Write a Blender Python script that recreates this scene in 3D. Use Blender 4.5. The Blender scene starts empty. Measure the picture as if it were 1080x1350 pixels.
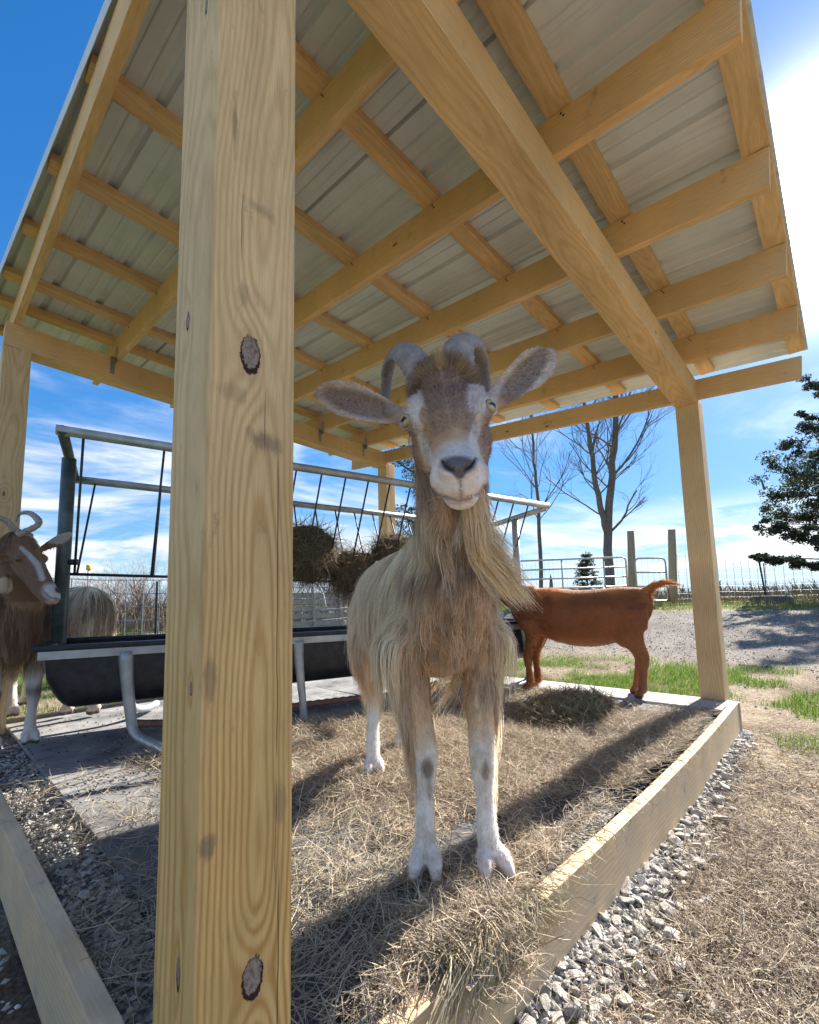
import bpy, bmesh, math, random
import numpy as np
from mathutils import Vector, Matrix
from mathutils.bvhtree import BVHTree
random.seed(7)
rng = np.random.default_rng(7)
scene = bpy.context.scene
col = scene.collection

# ------------------------------------------------------------------ camera, sky, sun, exposure
CAM = np.array([-0.2681, -0.6405, 0.6732])
YAW, PITCH, ROLL, FPX = 0.7563, 0.1077, -0.0223, 610.6
Fw = np.array([math.cos(PITCH)*math.cos(YAW), math.cos(PITCH)*math.sin(YAW), math.sin(PITCH)])
Rt = np.cross(Fw, [0, 0, 1]); Rt /= np.linalg.norm(Rt)
Up = np.cross(Rt, Fw)
Rt, Up = math.cos(ROLL)*Rt+math.sin(ROLL)*Up, -math.sin(ROLL)*Rt+math.cos(ROLL)*Up
cam_d = bpy.data.cameras.new('camera')
cam_d.sensor_fit = 'HORIZONTAL'; cam_d.sensor_width = 36.0
cam_d.lens = 36.0*FPX/1080.0
cam_d.shift_y = 53.66/1080.0
cam_d.clip_start = 0.02; cam_d.clip_end = 3000
cam = bpy.data.objects.new('camera', cam_d); col.objects.link(cam)
M3 = Matrix(((Rt[0], Up[0], -Fw[0]), (Rt[1], Up[1], -Fw[1]), (Rt[2], Up[2], -Fw[2])))
cam.matrix_world = Matrix.Translation(Vector(CAM)) @ M3.to_4x4()
scene.camera = cam

def at(x, y, d):
    """measured point of the photograph (x, y) at depth d, in metres in the place"""
    return CAM + d*(Fw + Rt*(x-540)/FPX - Up*(y-728.66)/FPX)

SUN_EL, SUN_AZ = math.radians(33.0), math.radians(-2.2)
sun_dir = np.array([math.cos(SUN_EL)*math.cos(SUN_AZ), math.cos(SUN_EL)*math.sin(SUN_AZ), math.sin(SUN_EL)])
sl = bpy.data.lights.new('sun', 'SUN'); sl.energy = 3.3; sl.angle = math.radians(0.5); sl.color = (1.0, 0.95, 0.88)
so = bpy.data.objects.new('sun', sl); col.objects.link(so)
so.rotation_euler = Vector(-sun_dir).to_track_quat('-Z', 'Y').to_euler()

scene.view_settings.view_transform = 'Standard'
scene.view_settings.look = 'None'
scene.view_settings.gamma = 1
scene.view_settings.exposure = 2.15
scene.view_settings.use_curve_mapping = False

class NT:
    """tiny node-tree writer"""
    def __init__(s, tree): s.t = tree; s.n = tree.nodes; s.l = tree.links
    def node(s, typ, **kw):
        nd = s.n.new(typ)
        for k, v in kw.items(): setattr(nd, k, v)
        return nd
    def put(s, sock, v):
        if isinstance(v, bpy.types.NodeSocket): s.l.new(v, sock)
        elif v is not None:
            if isinstance(v, (tuple, list)) and len(v) == 3 and sock.type == 'RGBA': v = (*v, 1)
            sock.default_value = v
    def math(s, op, a, b=None, c=None, clamp=False):
        nd = s.node('ShaderNodeMath', operation=op); nd.use_clamp = clamp
        s.put(nd.inputs[0], a); s.put(nd.inputs[1], b)
        if c is not None: s.put(nd.inputs[2], c)
        return nd.outputs[0]
    def vmath(s, op, a, b=None, scale=None):
        nd = s.node('ShaderNodeVectorMath', operation=op)
        s.put(nd.inputs[0], a); s.put(nd.inputs[1], b)
        if scale is not None: s.put(nd.inputs['Scale'], scale)
        return nd.outputs['Value'] if op in ('LENGTH', 'DOT_PRODUCT', 'DISTANCE') else nd.outputs[0]
    def noise(s, vec, scale=5, detail=4, rough=.55, dist=0, out=0):
        nd = s.node('ShaderNodeTexNoise'); s.put(nd.inputs['Vector'], vec)
        nd.inputs['Scale'].default_value = scale; nd.inputs['Detail'].default_value = detail
        nd.inputs['Roughness'].default_value = rough; nd.inputs['Distortion'].default_value = dist
        return nd.outputs[out]
    def voronoi(s, vec, scale=5, feature='F1', out='Distance', rnd=1):
        nd = s.node('ShaderNodeTexVoronoi', feature=feature); s.put(nd.inputs['Vector'], vec)
        nd.inputs['Scale'].default_value = scale; nd.inputs['Randomness'].default_value = rnd
        return nd.outputs[out]
    def ramp(s, fac, stops, interp='LINEAR'):
        nd = s.node('ShaderNodeValToRGB'); s.put(nd.inputs[0], fac)
        cr = nd.color_ramp; cr.interpolation = interp
        while len(cr.elements) < len(stops): cr.elements.new(0.5)
        for e, (p, c) in zip(cr.elements, stops):
            e.position = p
            if isinstance(c, (int, float)): c = (c, c, c)
            e.color = (*c[:3], 1)
        return nd.outputs[0]
    def mix(s, fac, a, b, blend='MIX'):
        nd = s.node('ShaderNodeMix', data_type='RGBA', blend_type=blend)
        s.put(nd.inputs[0], fac); s.put(nd.inputs[6], a); s.put(nd.inputs[7], b)
        return nd.outputs[2]
    def mapr(s, v, a, b, c=0., d=1., smooth=False):
        nd = s.node('ShaderNodeMapRange'); nd.clamp = True
        if smooth: nd.interpolation_type = 'SMOOTHSTEP'
        s.put(nd.inputs[0], v)
        for i, q in enumerate((a, b, c, d)): nd.inputs[i+1].default_value = q
        return nd.outputs[0]
    def sep(s, v):
        nd = s.node('ShaderNodeSeparateXYZ'); s.put(nd.inputs[0], v); return nd.outputs
    def comb(s, x, y, z):
        nd = s.node('ShaderNodeCombineXYZ')
        for i, q in enumerate((x, y, z)): s.put(nd.inputs[i], q)
        return nd.outputs[0]
    def scalev(s, v, sc):
        return s.vmath('MULTIPLY', v, tuple(sc))

w = bpy.data.worlds.new('World'); scene.world = w; w.use_nodes = True
w.node_tree.nodes.clear(); T = NT(w.node_tree)
sky = T.node('ShaderNodeTexSky', sky_type='NISHITA'); sky.sun_disc = False
sky.sun_elevation = SUN_EL; sky.sun_rotation = math.pi/2-SUN_AZ
sky.air_density = 1.0; sky.dust_density = 0.15; sky.ozone_density = 2.2; sky.altitude = 200
tc = T.node('ShaderNodeTexCoord'); D = T.vmath('NORMALIZE', tc.outputs['Generated'])
dx, dy, dz = T.sep(D)
den = T.math('ADD', T.math('MAXIMUM', dz, 0.0), 0.10)
P = T.comb(T.math('DIVIDE', dx, den), T.math('DIVIDE', dy, den), 0.0)
# streaky high cloud
rot = T.node('ShaderNodeMapping'); T.put(rot.inputs[0], P); rot.inputs['Rotation'].default_value = (0, 0, math.radians(38)); rot.inputs['Scale'].default_value = (1.0, 1.6, 1)
rot.inputs['Location'].default_value = (5.3, 1.9, 0)
n1 = T.noise(rot.outputs[0], 0.85, 9, .60, .7)
n2 = T.noise(P, 0.35, 3, .5, .3)
cl = T.mapr(T.math('ADD', n1, T.math('MULTIPLY', T.math('SUBTRACT', n2, .5), .9)), .41, .74, 0, 1, True)
# thicker on the left of the photograph (towards +y), thin on the right
cov = T.mapr(T.math('SUBTRACT', dy, T.math('MULTIPLY', dx, .45)), -.35, .75, .35, 1.0)
cl = T.math('MULTIPLY', cl, cov)
# low bank of cloud near the horizon
band = T.math('MULTIPLY', T.mapr(dz, .035, .075, 0, 1, True), T.mapr(dz, .20, .10, 0, 1, True))
bn = T.noise(T.comb(T.math('MULTIPLY', dx, 3.), T.math('MULTIPLY', dy, 3.), T.math('MULTIPLY', dz, 16.)), 1.1, 8, .6, .4)
bank = T.math('MULTIPLY', band, T.mapr(bn, .40, .58, 0, 1, True))
cl = T.math('MAXIMUM', cl, T.math('MULTIPLY', bank, .95))
skyc = T.node('ShaderNodeHueSaturation'); T.put(skyc.inputs['Color'], sky.outputs[0]); skyc.inputs['Saturation'].default_value = 1.34
SKY = .062
sk0 = T.vmath('SCALE', skyc.outputs[0], None, SKY)
lum = T.vmath('DOT_PRODUCT', sk0, (.25, .45, .30))
skyl = T.vmath('SCALE', T.vmath('MULTIPLY', sk0, (.86, .98, 1.08)), None, T.math('DIVIDE', 1.05, T.math('ADD', 1.0, T.math('MULTIPLY', lum, 3.6))))
skyl = T.mix(T.mapr(dz, .13, .0, 0, .75, True), skyl, (.165, .225, .31))
cosun = T.vmath('DOT_PRODUCT', D, tuple(sun_dir))
cloudlum = T.math('ADD', .31, T.math('MULTIPLY', T.math('POWER', T.math('MAXIMUM', cosun, 0), 6.), .12))
cloudc = T.vmath('SCALE', (0.95, 0.97, 1.0), None, T.math('MULTIPLY', cloudlum, T.mapr(n1, .4, .8, .8, 1.1)))
base = T.mix(cl, skyl, cloudc)
ang = T.math('ARCCOSINE', T.math('MINIMUM', cosun, .99999))
glow = T.math('ADD', T.math('MULTIPLY', T.math('EXPONENT', T.math('MULTIPLY', T.math('POWER', T.math('DIVIDE', ang, math.radians(5.2)), 2), -1)), 2.6),
              T.math('MULTIPLY', T.math('EXPONENT', T.math('MULTIPLY', T.math('DIVIDE', ang, math.radians(9)), -1)), .15))
tot = T.vmath('ADD', base, T.vmath('SCALE', (1.0, .97, .92), None, glow))
bg = T.node('ShaderNodeBackground'); T.put(bg.inputs[0], tot); bg.inputs[1].default_value = 1.0
wo = T.node('ShaderNodeOutputWorld'); T.l.new(bg.outputs[0], wo.inputs[0])

# ------------------------------------------------------------------ helpers
def tag(o, label=None, cat=None, group=None, kind=None):
    if label: o['label'] = label
    if cat: o['category'] = cat
    if group: o['group'] = group
    if kind: o['kind'] = kind
    return o
def empty(name, loc=(0, 0, 0)):
    o = bpy.data.objects.new(name, None); o.location = Vector([float(v) for v in loc]); col.objects.link(o); o.empty_display_size = .1
    return o
def link(name, me, mat=None, parent=None):
    if mat is not None and not me.materials: me.materials.append(mat)
    o = bpy.data.objects.new(name, me); col.objects.link(o)
    if parent is not None: o.parent = parent; o.matrix_parent_inverse = world_of(parent).inverted()
    return o
def world_of(o):
    m = o.matrix_basis.copy() if o.parent is None else world_of(o.parent) @ o.matrix_parent_inverse @ o.matrix_basis
    return m
def np_mesh(name, V, Q, smooth=True, colr=None, tri=False):
    """fast mesh from arrays: V (n,3); Q (m,4) or (m,3)"""
    V = np.ascontiguousarray(V, dtype=np.float32).reshape(-1, 3); Q = np.ascontiguousarray(Q, dtype=np.int32)
    k = Q.shape[1]; m = len(Q)
    me = bpy.data.meshes.new(name)
    me.vertices.add(len(V)); me.vertices.foreach_set('co', V.ravel())
    me.loops.add(m*k); me.loops.foreach_set('vertex_index', Q.ravel())
    me.polygons.add(m); me.polygons.foreach_set('loop_start', np.arange(0, m*k, k, dtype=np.int32))
    me.polygons.foreach_set('use_smooth', np.full(m, smooth))
    me.update(calc_edges=True)
    if colr is not None: set_col(me, colr)
    return me
def set_col(me, colr, name='col'):
    n = len(me.vertices); c = np.ones((n, 4), dtype=np.float32); c[:, :3] = np.asarray(colr).reshape(-1, 3)
    a = me.attributes.new(name, 'FLOAT_COLOR', 'POINT'); a.data.foreach_set('color', c.ravel())
def ribbons(P, W, S):
    """P (N,K,3) centre lines, W (N,K) half widths, S (N,K,3) unit side vectors -> V, Q"""
    N, K, _ = P.shape
    V = np.stack([P-S*W[..., None], P+S*W[..., None]], axis=2)
    idx = np.arange(N*K*2).reshape(N, K, 2)
    Q = np.stack([idx[:, :-1, 0], idx[:, :-1, 1], idx[:, 1:, 1], idx[:, 1:, 0]], axis=-1).reshape(-1, 4)
    return V.reshape(-1, 3), Q
def _hash(i, j, k, s):
    h = (i*374761393 + j*668265263 + k*2147483647 + s*974711) & 0xffffffff
    h = ((h ^ (h >> 13))*1274126177) & 0xffffffff
    return ((h ^ (h >> 16)) & 0xffff)/65535.0
def vnoise(P, scale=1., seed=0):
    P = np.asarray(P, dtype=np.float64)*scale + 1000.
    i = np.floor(P).astype(np.int64); f = P-i; f = f*f*(3-2*f)
    r = 0
    for a in (0, 1):
        for b in (0, 1):
            for c in (0, 1):
                wgt = (f[..., 0] if a else 1-f[..., 0])*(f[..., 1] if b else 1-f[..., 1])*(f[..., 2] if c else 1-f[..., 2])
                r = r + wgt*_hash(i[..., 0]+a, i[..., 1]+b, i[..., 2]+c, seed)
    return r
def fbm(P, scale=1., octv=4, seed=0, g=.5):
    r = 0; a = 1; t = 0
    for o in range(octv): r = r+a*vnoise(P, scale*2**o, seed+o*7); t += a; a *= g
    return r/t
def sst(a, b, x):
    t = np.clip((np.asarray(x, float)-a)/(b-a), 0, 1); return t*t*(3-2*t)
def unit(v):
    v = np.asarray(v, float); return v/(np.linalg.norm(v, axis=-1, keepdims=True)+1e-12)
def box_bm(bm, x0, x1, y0, y1, z0, z1, bev=0.):
    r = bmesh.ops.create_cube(bm, size=1.0)
    bmesh.ops.scale(bm, vec=(x1-x0, y1-y0, z1-z0), verts=r['verts'])
    bmesh.ops.translate(bm, vec=((x0+x1)/2, (y0+y1)/2, (z0+z1)/2), verts=r['verts'])
    if bev:
        es = list({e for v in r['verts'] for e in v.link_edges})
        bmesh.ops.bevel(bm, geom=es, offset=bev, segments=2, affect='EDGES', profile=.6)
def bm_obj(name, bm, mat, parent=None, smooth=False):
    me = bpy.data.meshes.new(name); bm.to_mesh(me); bm.free()
    if smooth:
        for p_ in me.polygons: p_.use_smooth = True
    return link(name, me, mat, parent)
def board(name, A, B, wid, hgt, mat, parent, upv=(0, 0, 1), bev=.002, sub=0, bow=0.):
    """lumber from A to B (centre line of its BOTTOM face); local x runs along the grain"""
    A = np.array(A, float); B = np.array(B, float); d = B-A; L = np.linalg.norm(d); x = d/L
    y = np.cross(upv, x); y /= np.linalg.norm(y); z = np.cross(x, y)
    bm = bmesh.new(); box_bm(bm, 0, L, -wid/2, wid/2, 0, hgt, bev)
    if bow:
        bmesh.ops.bisect_plane
        for k in range(1, 14):
            g = bm.verts[:]+bm.edges[:]+bm.faces[:]
            bmesh.ops.bisect_plane(bm, geom=g, plane_co=(L*k/14, 0, 0), plane_no=(1, 0, 0))
        for v in bm.verts: v.co.y += bow*math.sin(math.pi*v.co.x/L)
    o = bm_obj(name, bm, mat, None)
    mw = Matrix(((x[0], y[0], z[0], A[0]), (x[1], y[1], z[1], A[1]), (x[2], y[2], z[2], A[2]), (0, 0, 0, 1)))
    if parent is not None: o.parent = parent; o.matrix_parent_inverse = Matrix.Identity(4); o.matrix_basis = world_of(parent).inverted() @ mw
    else: o.matrix_basis = mw
    return o
def tube_arrays(pts, rad, seg=8, flat=1.0, side=None, caps=True):
    """swept tube along pts; rad list or scalar; returns V, F(list)"""
    pts = np.array(pts, float); n = len(pts); rad = np.broadcast_to(np.asarray(rad, float), (n,))
    T_ = np.gradient(pts, axis=0); T_ = unit(T_)
    s = np.array(side if side is not None else ([0, 0, 1] if abs(T_[0][2]) < .9 else [1, 0, 0]), float)
    V = []
    for i in range(n):
        s = s-T_[i]*(s@T_[i]); s = unit(s); b = np.cross(T_[i], s)
        for k in range(seg):
            a = 2*math.pi*k/seg
            V.append(pts[i]+rad[i]*(math.cos(a)*s+flat*math.sin(a)*b))
    Fc = []
    for i in range(n-1):
        for k in range(seg):
            k2 = (k+1) % seg
            Fc.append((i*seg+k, i*seg+k2, (i+1)*seg+k2, (i+1)*seg+k))
    if caps:
        V.append(pts[0]); V.append(pts[-1]); a0 = n*seg; a1 = a0+1
        for k in range(seg):
            k2 = (k+1) % seg
            Fc.append((a0, k2, k)); Fc.append((a1, (n-1)*seg+k, (n-1)*seg+k2))
    return V, Fc
class Soup:
    def __init__(s): s.V = []; s.F = []
    def add(s, V, Fc):
        o = len(s.V); s.V.extend([tuple(map(float, v)) for v in V]); s.F.extend([tuple(i+o for i in f) for f in Fc])
    def tube(s, *a, **k): s.add(*tube_arrays(*a, **k))
    def build(s, name, mat=None, parent=None, smooth=True):
        me = bpy.data.meshes.new(name); me.from_pydata(s.V, [], s.F); me.update()
        if smooth: me.polygons.foreach_set('use_smooth', [True]*len(me.polygons))
        return link(name, me, mat, parent)
def smooth_path(pts, n=24):
    """Catmull-Rom through pts"""
    P_ = np.array(pts, float); P_ = np.vstack([2*P_[0]-P_[1], P_, 2*P_[-1]-P_[-2]]); out = []
    m = len(P_)-3
    for t in np.linspace(0, m-1e-6, n):
        i = int(t); u = t-i; p0, p1, p2, p3 = P_[i:i+4]
        out.append(.5*((2*p1)+(-p0+p2)*u+(2*p0-5*p1+4*p2-p3)*u*u+(-p0+3*p1-3*p2+p3)*u**3))
    return np.array(out)
def pipe(name, pts, r, mat, parent, seg=8):
    s = Soup(); s.tube(pts, r, seg); return s.build(name, mat, parent)

# ------------------------------------------------------------------ materials
def material(name):
    m = bpy.data.materials.new(name); m.use_nodes = True; m.node_tree.nodes.clear()
    t = NT(m.node_tree); out = t.node('ShaderNodeOutputMaterial'); b = t.node('ShaderNodeBsdfPrincipled')
    t.l.new(b.outputs[0], out.inputs[0]); return m, t, b, out
def bump(t, b, h, strength=.3, dist=.01):
    n = t.node('ShaderNodeBump'); n.inputs['Strength'].default_value = strength; n.inputs['Distance'].default_value = dist
    t.put(n.inputs['Height'], h); t.l.new(n.outputs[0], b.inputs['Normal'])
def simple(name, c, rough=.6, metal=0., var=.15, scale=30, bmp=.1):
    m, t, b, _ = material(name); tc = t.node('ShaderNodeTexCoord').outputs['Object']
    n = t.noise(tc, scale, 5, .6)
    t.put(b.inputs['Base Color'], t.mix(t.mapr(n, .3, .7), tuple(v*(1-var) for v in c), tuple(min(1, v*(1+var)) for v in c)))
    b.inputs['Roughness'].default_value = rough; b.inputs['Metallic'].default_value = metal
    if bmp: bump(t, b, n, bmp, .003)
    return m
def attr_mat(name, rough=.7, trans=.0, sheen=0., noise_scale=0):
    """colour from the mesh's own painted attribute (coat pattern, leaf and straw colours)"""
    m, t, b, out = material(name); a = t.node('ShaderNodeAttribute', attribute_name='col'); c = a.outputs['Color']
    if noise_scale:
        g = t.node('ShaderNodeTexCoord').outputs['Object']; n = t.noise(g, noise_scale, 4, .6)
        c = t.mix(1.0, c, t.ramp(n, [(.3, .86), (.7, 1.1)]), 'MULTIPLY')
        bump(t, b, n, .25, .004)
    t.put(b.inputs['Base Color'], c); b.inputs['Roughness'].default_value = rough
    b.inputs['Specular IOR Level'].default_value = .25
    if sheen: b.inputs['Sheen Weight'].default_value = sheen; b.inputs['Sheen Roughness'].default_value = .4
    if trans:
        tr = t.node('ShaderNodeBsdfTranslucent'); t.put(tr.inputs[0], c); mx = t.node('ShaderNodeMixShader'); mx.inputs[0].default_value = trans
        t.l.new(b.outputs[0], mx.inputs[1]); t.l.new(tr.outputs[0], mx.inputs[2]); t.l.new(mx.outputs[0], out.inputs[0])
    return m
def wood(name, light=(.77, .55, .31), dark=(.60, .385, .18), grey=.0, knots=True, freq=95, stain=.5, axis=0, ringk=.45):
    """plain-sawn pine: rings of a tilted log cut by the board, pin knots, dirt. grain along local x (axis 0) or z (axis 2)"""
    m, t, b, _ = material(name); tc = t.node('ShaderNodeTexCoord').outputs['Object']
    oi = t.node('ShaderNodeObjectInfo').outputs['Random']
    x, y, z = t.sep(tc)
    if axis == 2: x, z = z, x
    off = t.math('MULTIPLY', oi, 37.0)
    xs = t.math('ADD', x, off)
    wob = t.noise(t.comb(t.math('MULTIPLY', xs, .9), t.math('MULTIPLY', oi, 9.), 0.), 1.0, 3, .5)
    wob2 = t.noise(t.comb(t.math('MULTIPLY', xs, .7), 5., t.math('MULTIPLY', oi, 7.)), 1.0, 2, .5)
    py = t.math('ADD', y, t.math('MULTIPLY', t.math('SUBTRACT', wob, .5), .16))
    pz = t.math('ADD', z, t.math('ADD', .03, t.math('MULTIPLY', t.math('SUBTRACT', wob2, .35), .22)))
    r = t.math('SQRT', t.math('ADD', t.math('MULTIPLY', py, py), t.math('MULTIPLY', pz, pz)))
    vec = t.comb(t.math('MULTIPLY', xs, 1.0), y, z)
    if knots:
        kv = t.comb(t.math('MULTIPLY', xs, .9), t.math('MULTIPLY', y, 2.2), t.math('MULTIPLY', z, 2.2))
        kd = t.voronoi(kv, 2.6)
        r = t.math('ADD', r, t.math('MULTIPLY', t.mapr(kd, .26, .02, 0, 1, True), .03))
    fine = t.noise(t.comb(t.math('MULTIPLY', xs, 6.), t.math('MULTIPLY', y, 60.), t.math('MULTIPLY', z, 60.)), 1., 4, .6)
    ph = t.math('ADD', t.math('MULTIPLY', r, freq*math.pi*2/6.2832*6.2832), t.math('MULTIPLY', fine, 1.6))
    ring = t.math('ADD', t.math('MULTIPLY', t.math('SINE', ph), .5), .5)
    ring = t.math('POWER', ring, 1.7)
    c = t.mix(t.math('MULTIPLY', ring, ringk), light, dark)
    fib = t.noise(t.comb(t.math('MULTIPLY', xs, 12.), t.math('MULTIPLY', y, 260.), t.math('MULTIPLY', z, 260.)), 1., 3, .7)
    c = t.mix(1.0, c, t.ramp(fib, [(.3, .82), (.7, 1.08)]), 'MULTIPLY')
    tone = t.noise(t.comb(t.math('MULTIPLY', xs, 1.3), t.math('MULTIPLY', y, 6.), oi), 1.4, 4, .6)
    c = t.mix(1.0, c, t.ramp(tone, [(.3, (.78, .76, .74)), (.65, (1.08, 1.06, 1.02))]), 'MULTIPLY')
    c = t.mix(1.0, c, t.ramp(oi, [(0, (.86, .84, .80)), (.5, (1, 1, 1)), (1, (1.08, 1.0, .92))]), 'MULTIPLY')
    dirt = t.noise(vec, 9., 6, .7)
    c = t.mix(t.math('MULTIPLY', t.mapr(dirt, .60, .74, 0, 1, True), stain), c, (.12, .09, .06))
    if knots:
        kn = t.mapr(t.math('ADD', kd, t.math('MULTIPLY', t.math('SUBTRACT', fine, .5), .02)), .055, .035, 0, 1, True)
        c = t.mix(t.math('MULTIPLY', kn, .85), c, (.13, .06, .025))
    if grey: c = t.mix(t.math('MULTIPLY', t.mapr(dirt, .35, .6), grey), c, (.42, .39, .35))
    t.put(b.inputs['Base Color'], c); b.inputs['Roughness'].default_value = .72; b.inputs['Specular IOR Level'].default_value = .3
    bump(t, b, t.math('ADD', t.math('MULTIPLY', ring, .4), fib), .22, .0012)
    return m
MAT = {}
MAT['wood'] = wood('pine_lumber')
MAT['wood_post'] = wood('post_lumber', light=(.70, .53, .31), dark=(.53, .365, .18), stain=.35, ringk=.6)
MAT['wood_curb'] = wood('curb_lumber', light=(.80, .61, .37), dark=(.64, .43, .21), grey=.35, stain=.9, freq=70)
MAT['old_wood'] = wood('weathered_wood', light=(.42, .36, .27), dark=(.27, .21, .15), grey=.8, freq=120)

def post_wood():
    """the big corner post: ring field bent round its real knots, checks and smudges"""
    m, t, b, _ = material('corner_post_lumber'); tc = t.node('ShaderNodeTexCoord').outputs['Object']
    x, y, z = t.sep(tc)      # metres, origin at the post's outer corner, z up
    knots = [(.062, 0, 1.06, .0165, .031), (.079, 0, .167, .0155, .027), (0, .087, 1.128, .006, .016), (0, .051, .19, .006, .020), (0, .035, .561, .004, .010), (0, .05, 1.67, .005, .016)]
    wob = t.noise(t.comb(0., 3.3, t.math('MULTIPLY', z, .85)), 1., 3, .5)
    wob2 = t.noise(t.comb(7., 1.3, t.math('MULTIPLY', z, .8)), 1., 3, .5)
    # pith just behind the wide face, leaning, so the face shows long flame figures
    px = t.math('SUBTRACT', x, t.math('ADD', .085, t.math('MULTIPLY', t.math('SUBTRACT', wob, .5), .10)))
    py = t.math('SUBTRACT', y, t.math('ADD', .035, t.math('MULTIPLY', t.math('SUBTRACT', wob2, .5), .17)))
    r = t.math('SQRT', t.math('ADD', t.math('MULTIPLY', px, px), t.math('MULTIPLY', t.math('MULTIPLY', py, py), .55)))
    fine = t.noise(t.comb(t.math('MULTIPLY', x, 55.), t.math('MULTIPLY', y, 55.), t.math('MULTIPLY', z, 4.)), 1., 4, .6)
    med = t.noise(t.comb(t.math('MULTIPLY', x, 14.), t.math('MULTIPLY', y, 14.), t.math('MULTIPLY', z, 3.)), 1., 3, .5)
    r = t.math('ADD', r, t.math('MULTIPLY', med, .012))
    kdist = []
    for (kx, ky, kz, ra, rz) in knots:
        dv = t.vmath('SUBTRACT', tc, (kx, ky, kz))
        e = t.vmath('LENGTH', t.scalev(dv, (1/ra, 1/ra, 1/rz)))
        kdist.append(e)
        s2 = t.vmath('LENGTH', t.scalev(dv, (1/(ra*2.1), 1/(ra*2.1), 1/(rz*2.8))))
        r = t.math('ADD', r, t.math('MULTIPLY', t.math('EXPONENT', t.math('MULTIPLY', t.math('MULTIPLY', s2, s2), -1.)), ra*1.9))
    ph = t.math('ADD', t.math('MULTIPLY', r, 760.), t.math('MULTIPLY', fine, 2.2))
    ring = t.math('POWER', t.math('ADD', t.math('MULTIPLY', t.math('SINE', ph), .5), .5), 1.6)
    low = t.mapr(z, .25, 1.1, 0, 1, True)
    light = t.mix(low, (.78, .50, .19), (.80, .575, .30)); dark = t.mix(low, (.53, .26, .06), (.58, .37, .155))
    amt = t.math('MULTIPLY', t.mapr(t.noise(t.comb(t.math('MULTIPLY', x, 10.), y, t.math('MULTIPLY', z, 1.6)), 1., 3, .5), .3, .65, .45, .95), t.mapr(z, .9, 1.4, 1., .62))
    c = t.mix(t.math('MULTIPLY', ring, amt), light, dark)
    fib = t.noise(t.comb(t.math('MULTIPLY', x, 420.), t.math('MULTIPLY', y, 420.), t.math('MULTIPLY', z, 16.)), 1., 3, .7)
    c = t.mix(1.0, c, t.ramp(fib, [(.3, .84), (.7, 1.07)]), 'MULTIPLY')
    tone = t.noise(t.comb(t.math('MULTIPLY', x, 12.), t.math('MULTIPLY', y, 9.), t.math('MULTIPLY', z, 2.2)), 1., 5, .65)
    c = t.mix(1.0, c, t.ramp(tone, [(.3, (.80, .79, .79)), (.62, (1.06, 1.05, 1.03))]), 'MULTIPLY')
    # smudges and handling marks
    sm = t.noise(t.comb(t.math('MULTIPLY', x, 30.), t.math('MULTIPLY', y, 26.), t.math('MULTIPLY', z, 11.)), 1., 6, .72)
    c = t.mix(t.math('MULTIPLY', t.mapr(sm, .58, .70, 0, 1, True), .42), c, (.20, .145, .095))
    for (sx, sy, sz, a_, h_, k_) in [(.088, 0, .93, .035, .022, .75), (.07, 0, 1.315, .03, .015, .5), (.03, 0, 1.42, .005, .07, .7), (.012, 0, .36, .012, .02, .8), (.118, 0, .38, .012, .03, .55), (.05, 0, 1.15, .02, .03, .4), (.035, 0, .99, .03, .02, .4), (.012, 0, .57, .012, .03, .6)]:
        e = t.vmath('LENGTH', t.scalev(t.vmath('SUBTRACT', tc, (sx, sy, sz)), (1/a_, 1/.02, 1/h_)))
        c = t.mix(t.math('MULTIPLY', t.mapr(t.math('ADD', e, t.math('MULTIPLY', t.math('SUBTRACT', sm, .5), 3.2)), 1.1, .35, 0, 1, True), k_*.8), c, (.17, .13, .09))
    # drying checks (narrow vertical cracks)
    crk = None
    for (cx, z0, z1, wd, sd) in [(.112, .44, .92, .0011, 1.), (.118, -.2, .30, .0012, 4.), (.088, .90, 1.02, .0009, 8.), (.113, .25, .44, .0007, 2.), (.045, 1.2, 1.34, .0008, 5.)]:
        wx = t.math('MULTIPLY', t.math('SUBTRACT', t.noise(t.comb(sd, 0., t.math('MULTIPLY', z, 5.)), 1., 3, .6), .5), .012)
        d = t.math('ABSOLUTE', t.math('SUBTRACT', x, t.math('ADD', cx, wx)))
        k = t.math('MULTIPLY', t.mapr(d, wd, wd*.4), t.math('MULTIPLY', t.mapr(z, z0, z0+.04), t.mapr(z, z1, z1-.05)))
        k = t.math('MULTIPLY', k, t.mapr(y, .004, .003))
        crk = k if crk is None else t.math('MAXIMUM', crk, k)
    c = t.mix(t.math('MULTIPLY', crk, .9), c, (.05, .03, .015))
    hgt = t.math('SUBTRACT', t.math('ADD', t.math('MULTIPLY', ring, .35), t.math('MULTIPLY', fib, .5)), t.math('MULTIPLY', crk, 3.))
    rag = t.math('MULTIPLY', t.math('SUBTRACT', t.noise(tc, 130., 4, .65), .5), .75)
    for e, (kx, ky, kz, ra, rz) in zip(kdist, knots):
        e2 = t.math('ADD', e, rag)
        halo = t.mapr(e2, 1.9, .9, 0, 1, True); core = t.mapr(e2, 1.06, .98, 0, 1, True)
        c = t.mix(t.math('MULTIPLY', halo, .3), c, (.40, .24, .11))
        kc = t.mix(t.mapr(t.noise(t.scalev(tc, (1, 1, .6)), 150., 5, .75), .46, .62), (.34, .26, .205), (.13, .085, .06))
        # bark ring, widest at the bottom of the knot where it has dried loose
        dzk = t.math('DIVIDE', t.math('SUBTRACT', z, kz), rz)
        ringw = t.mapr(t.math('ADD', e2, t.math('MULTIPLY', dzk, -.16)), .78, .86, 0, 1, True)
        kc = t.mix(ringw, kc, (.035, .014, .010))
        c = t.mix(core, c, kc)
        hgt = t.math('SUBTRACT', hgt, t.math('MULTIPLY', t.math('MULTIPLY', core, ringw), 2.5))
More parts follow.
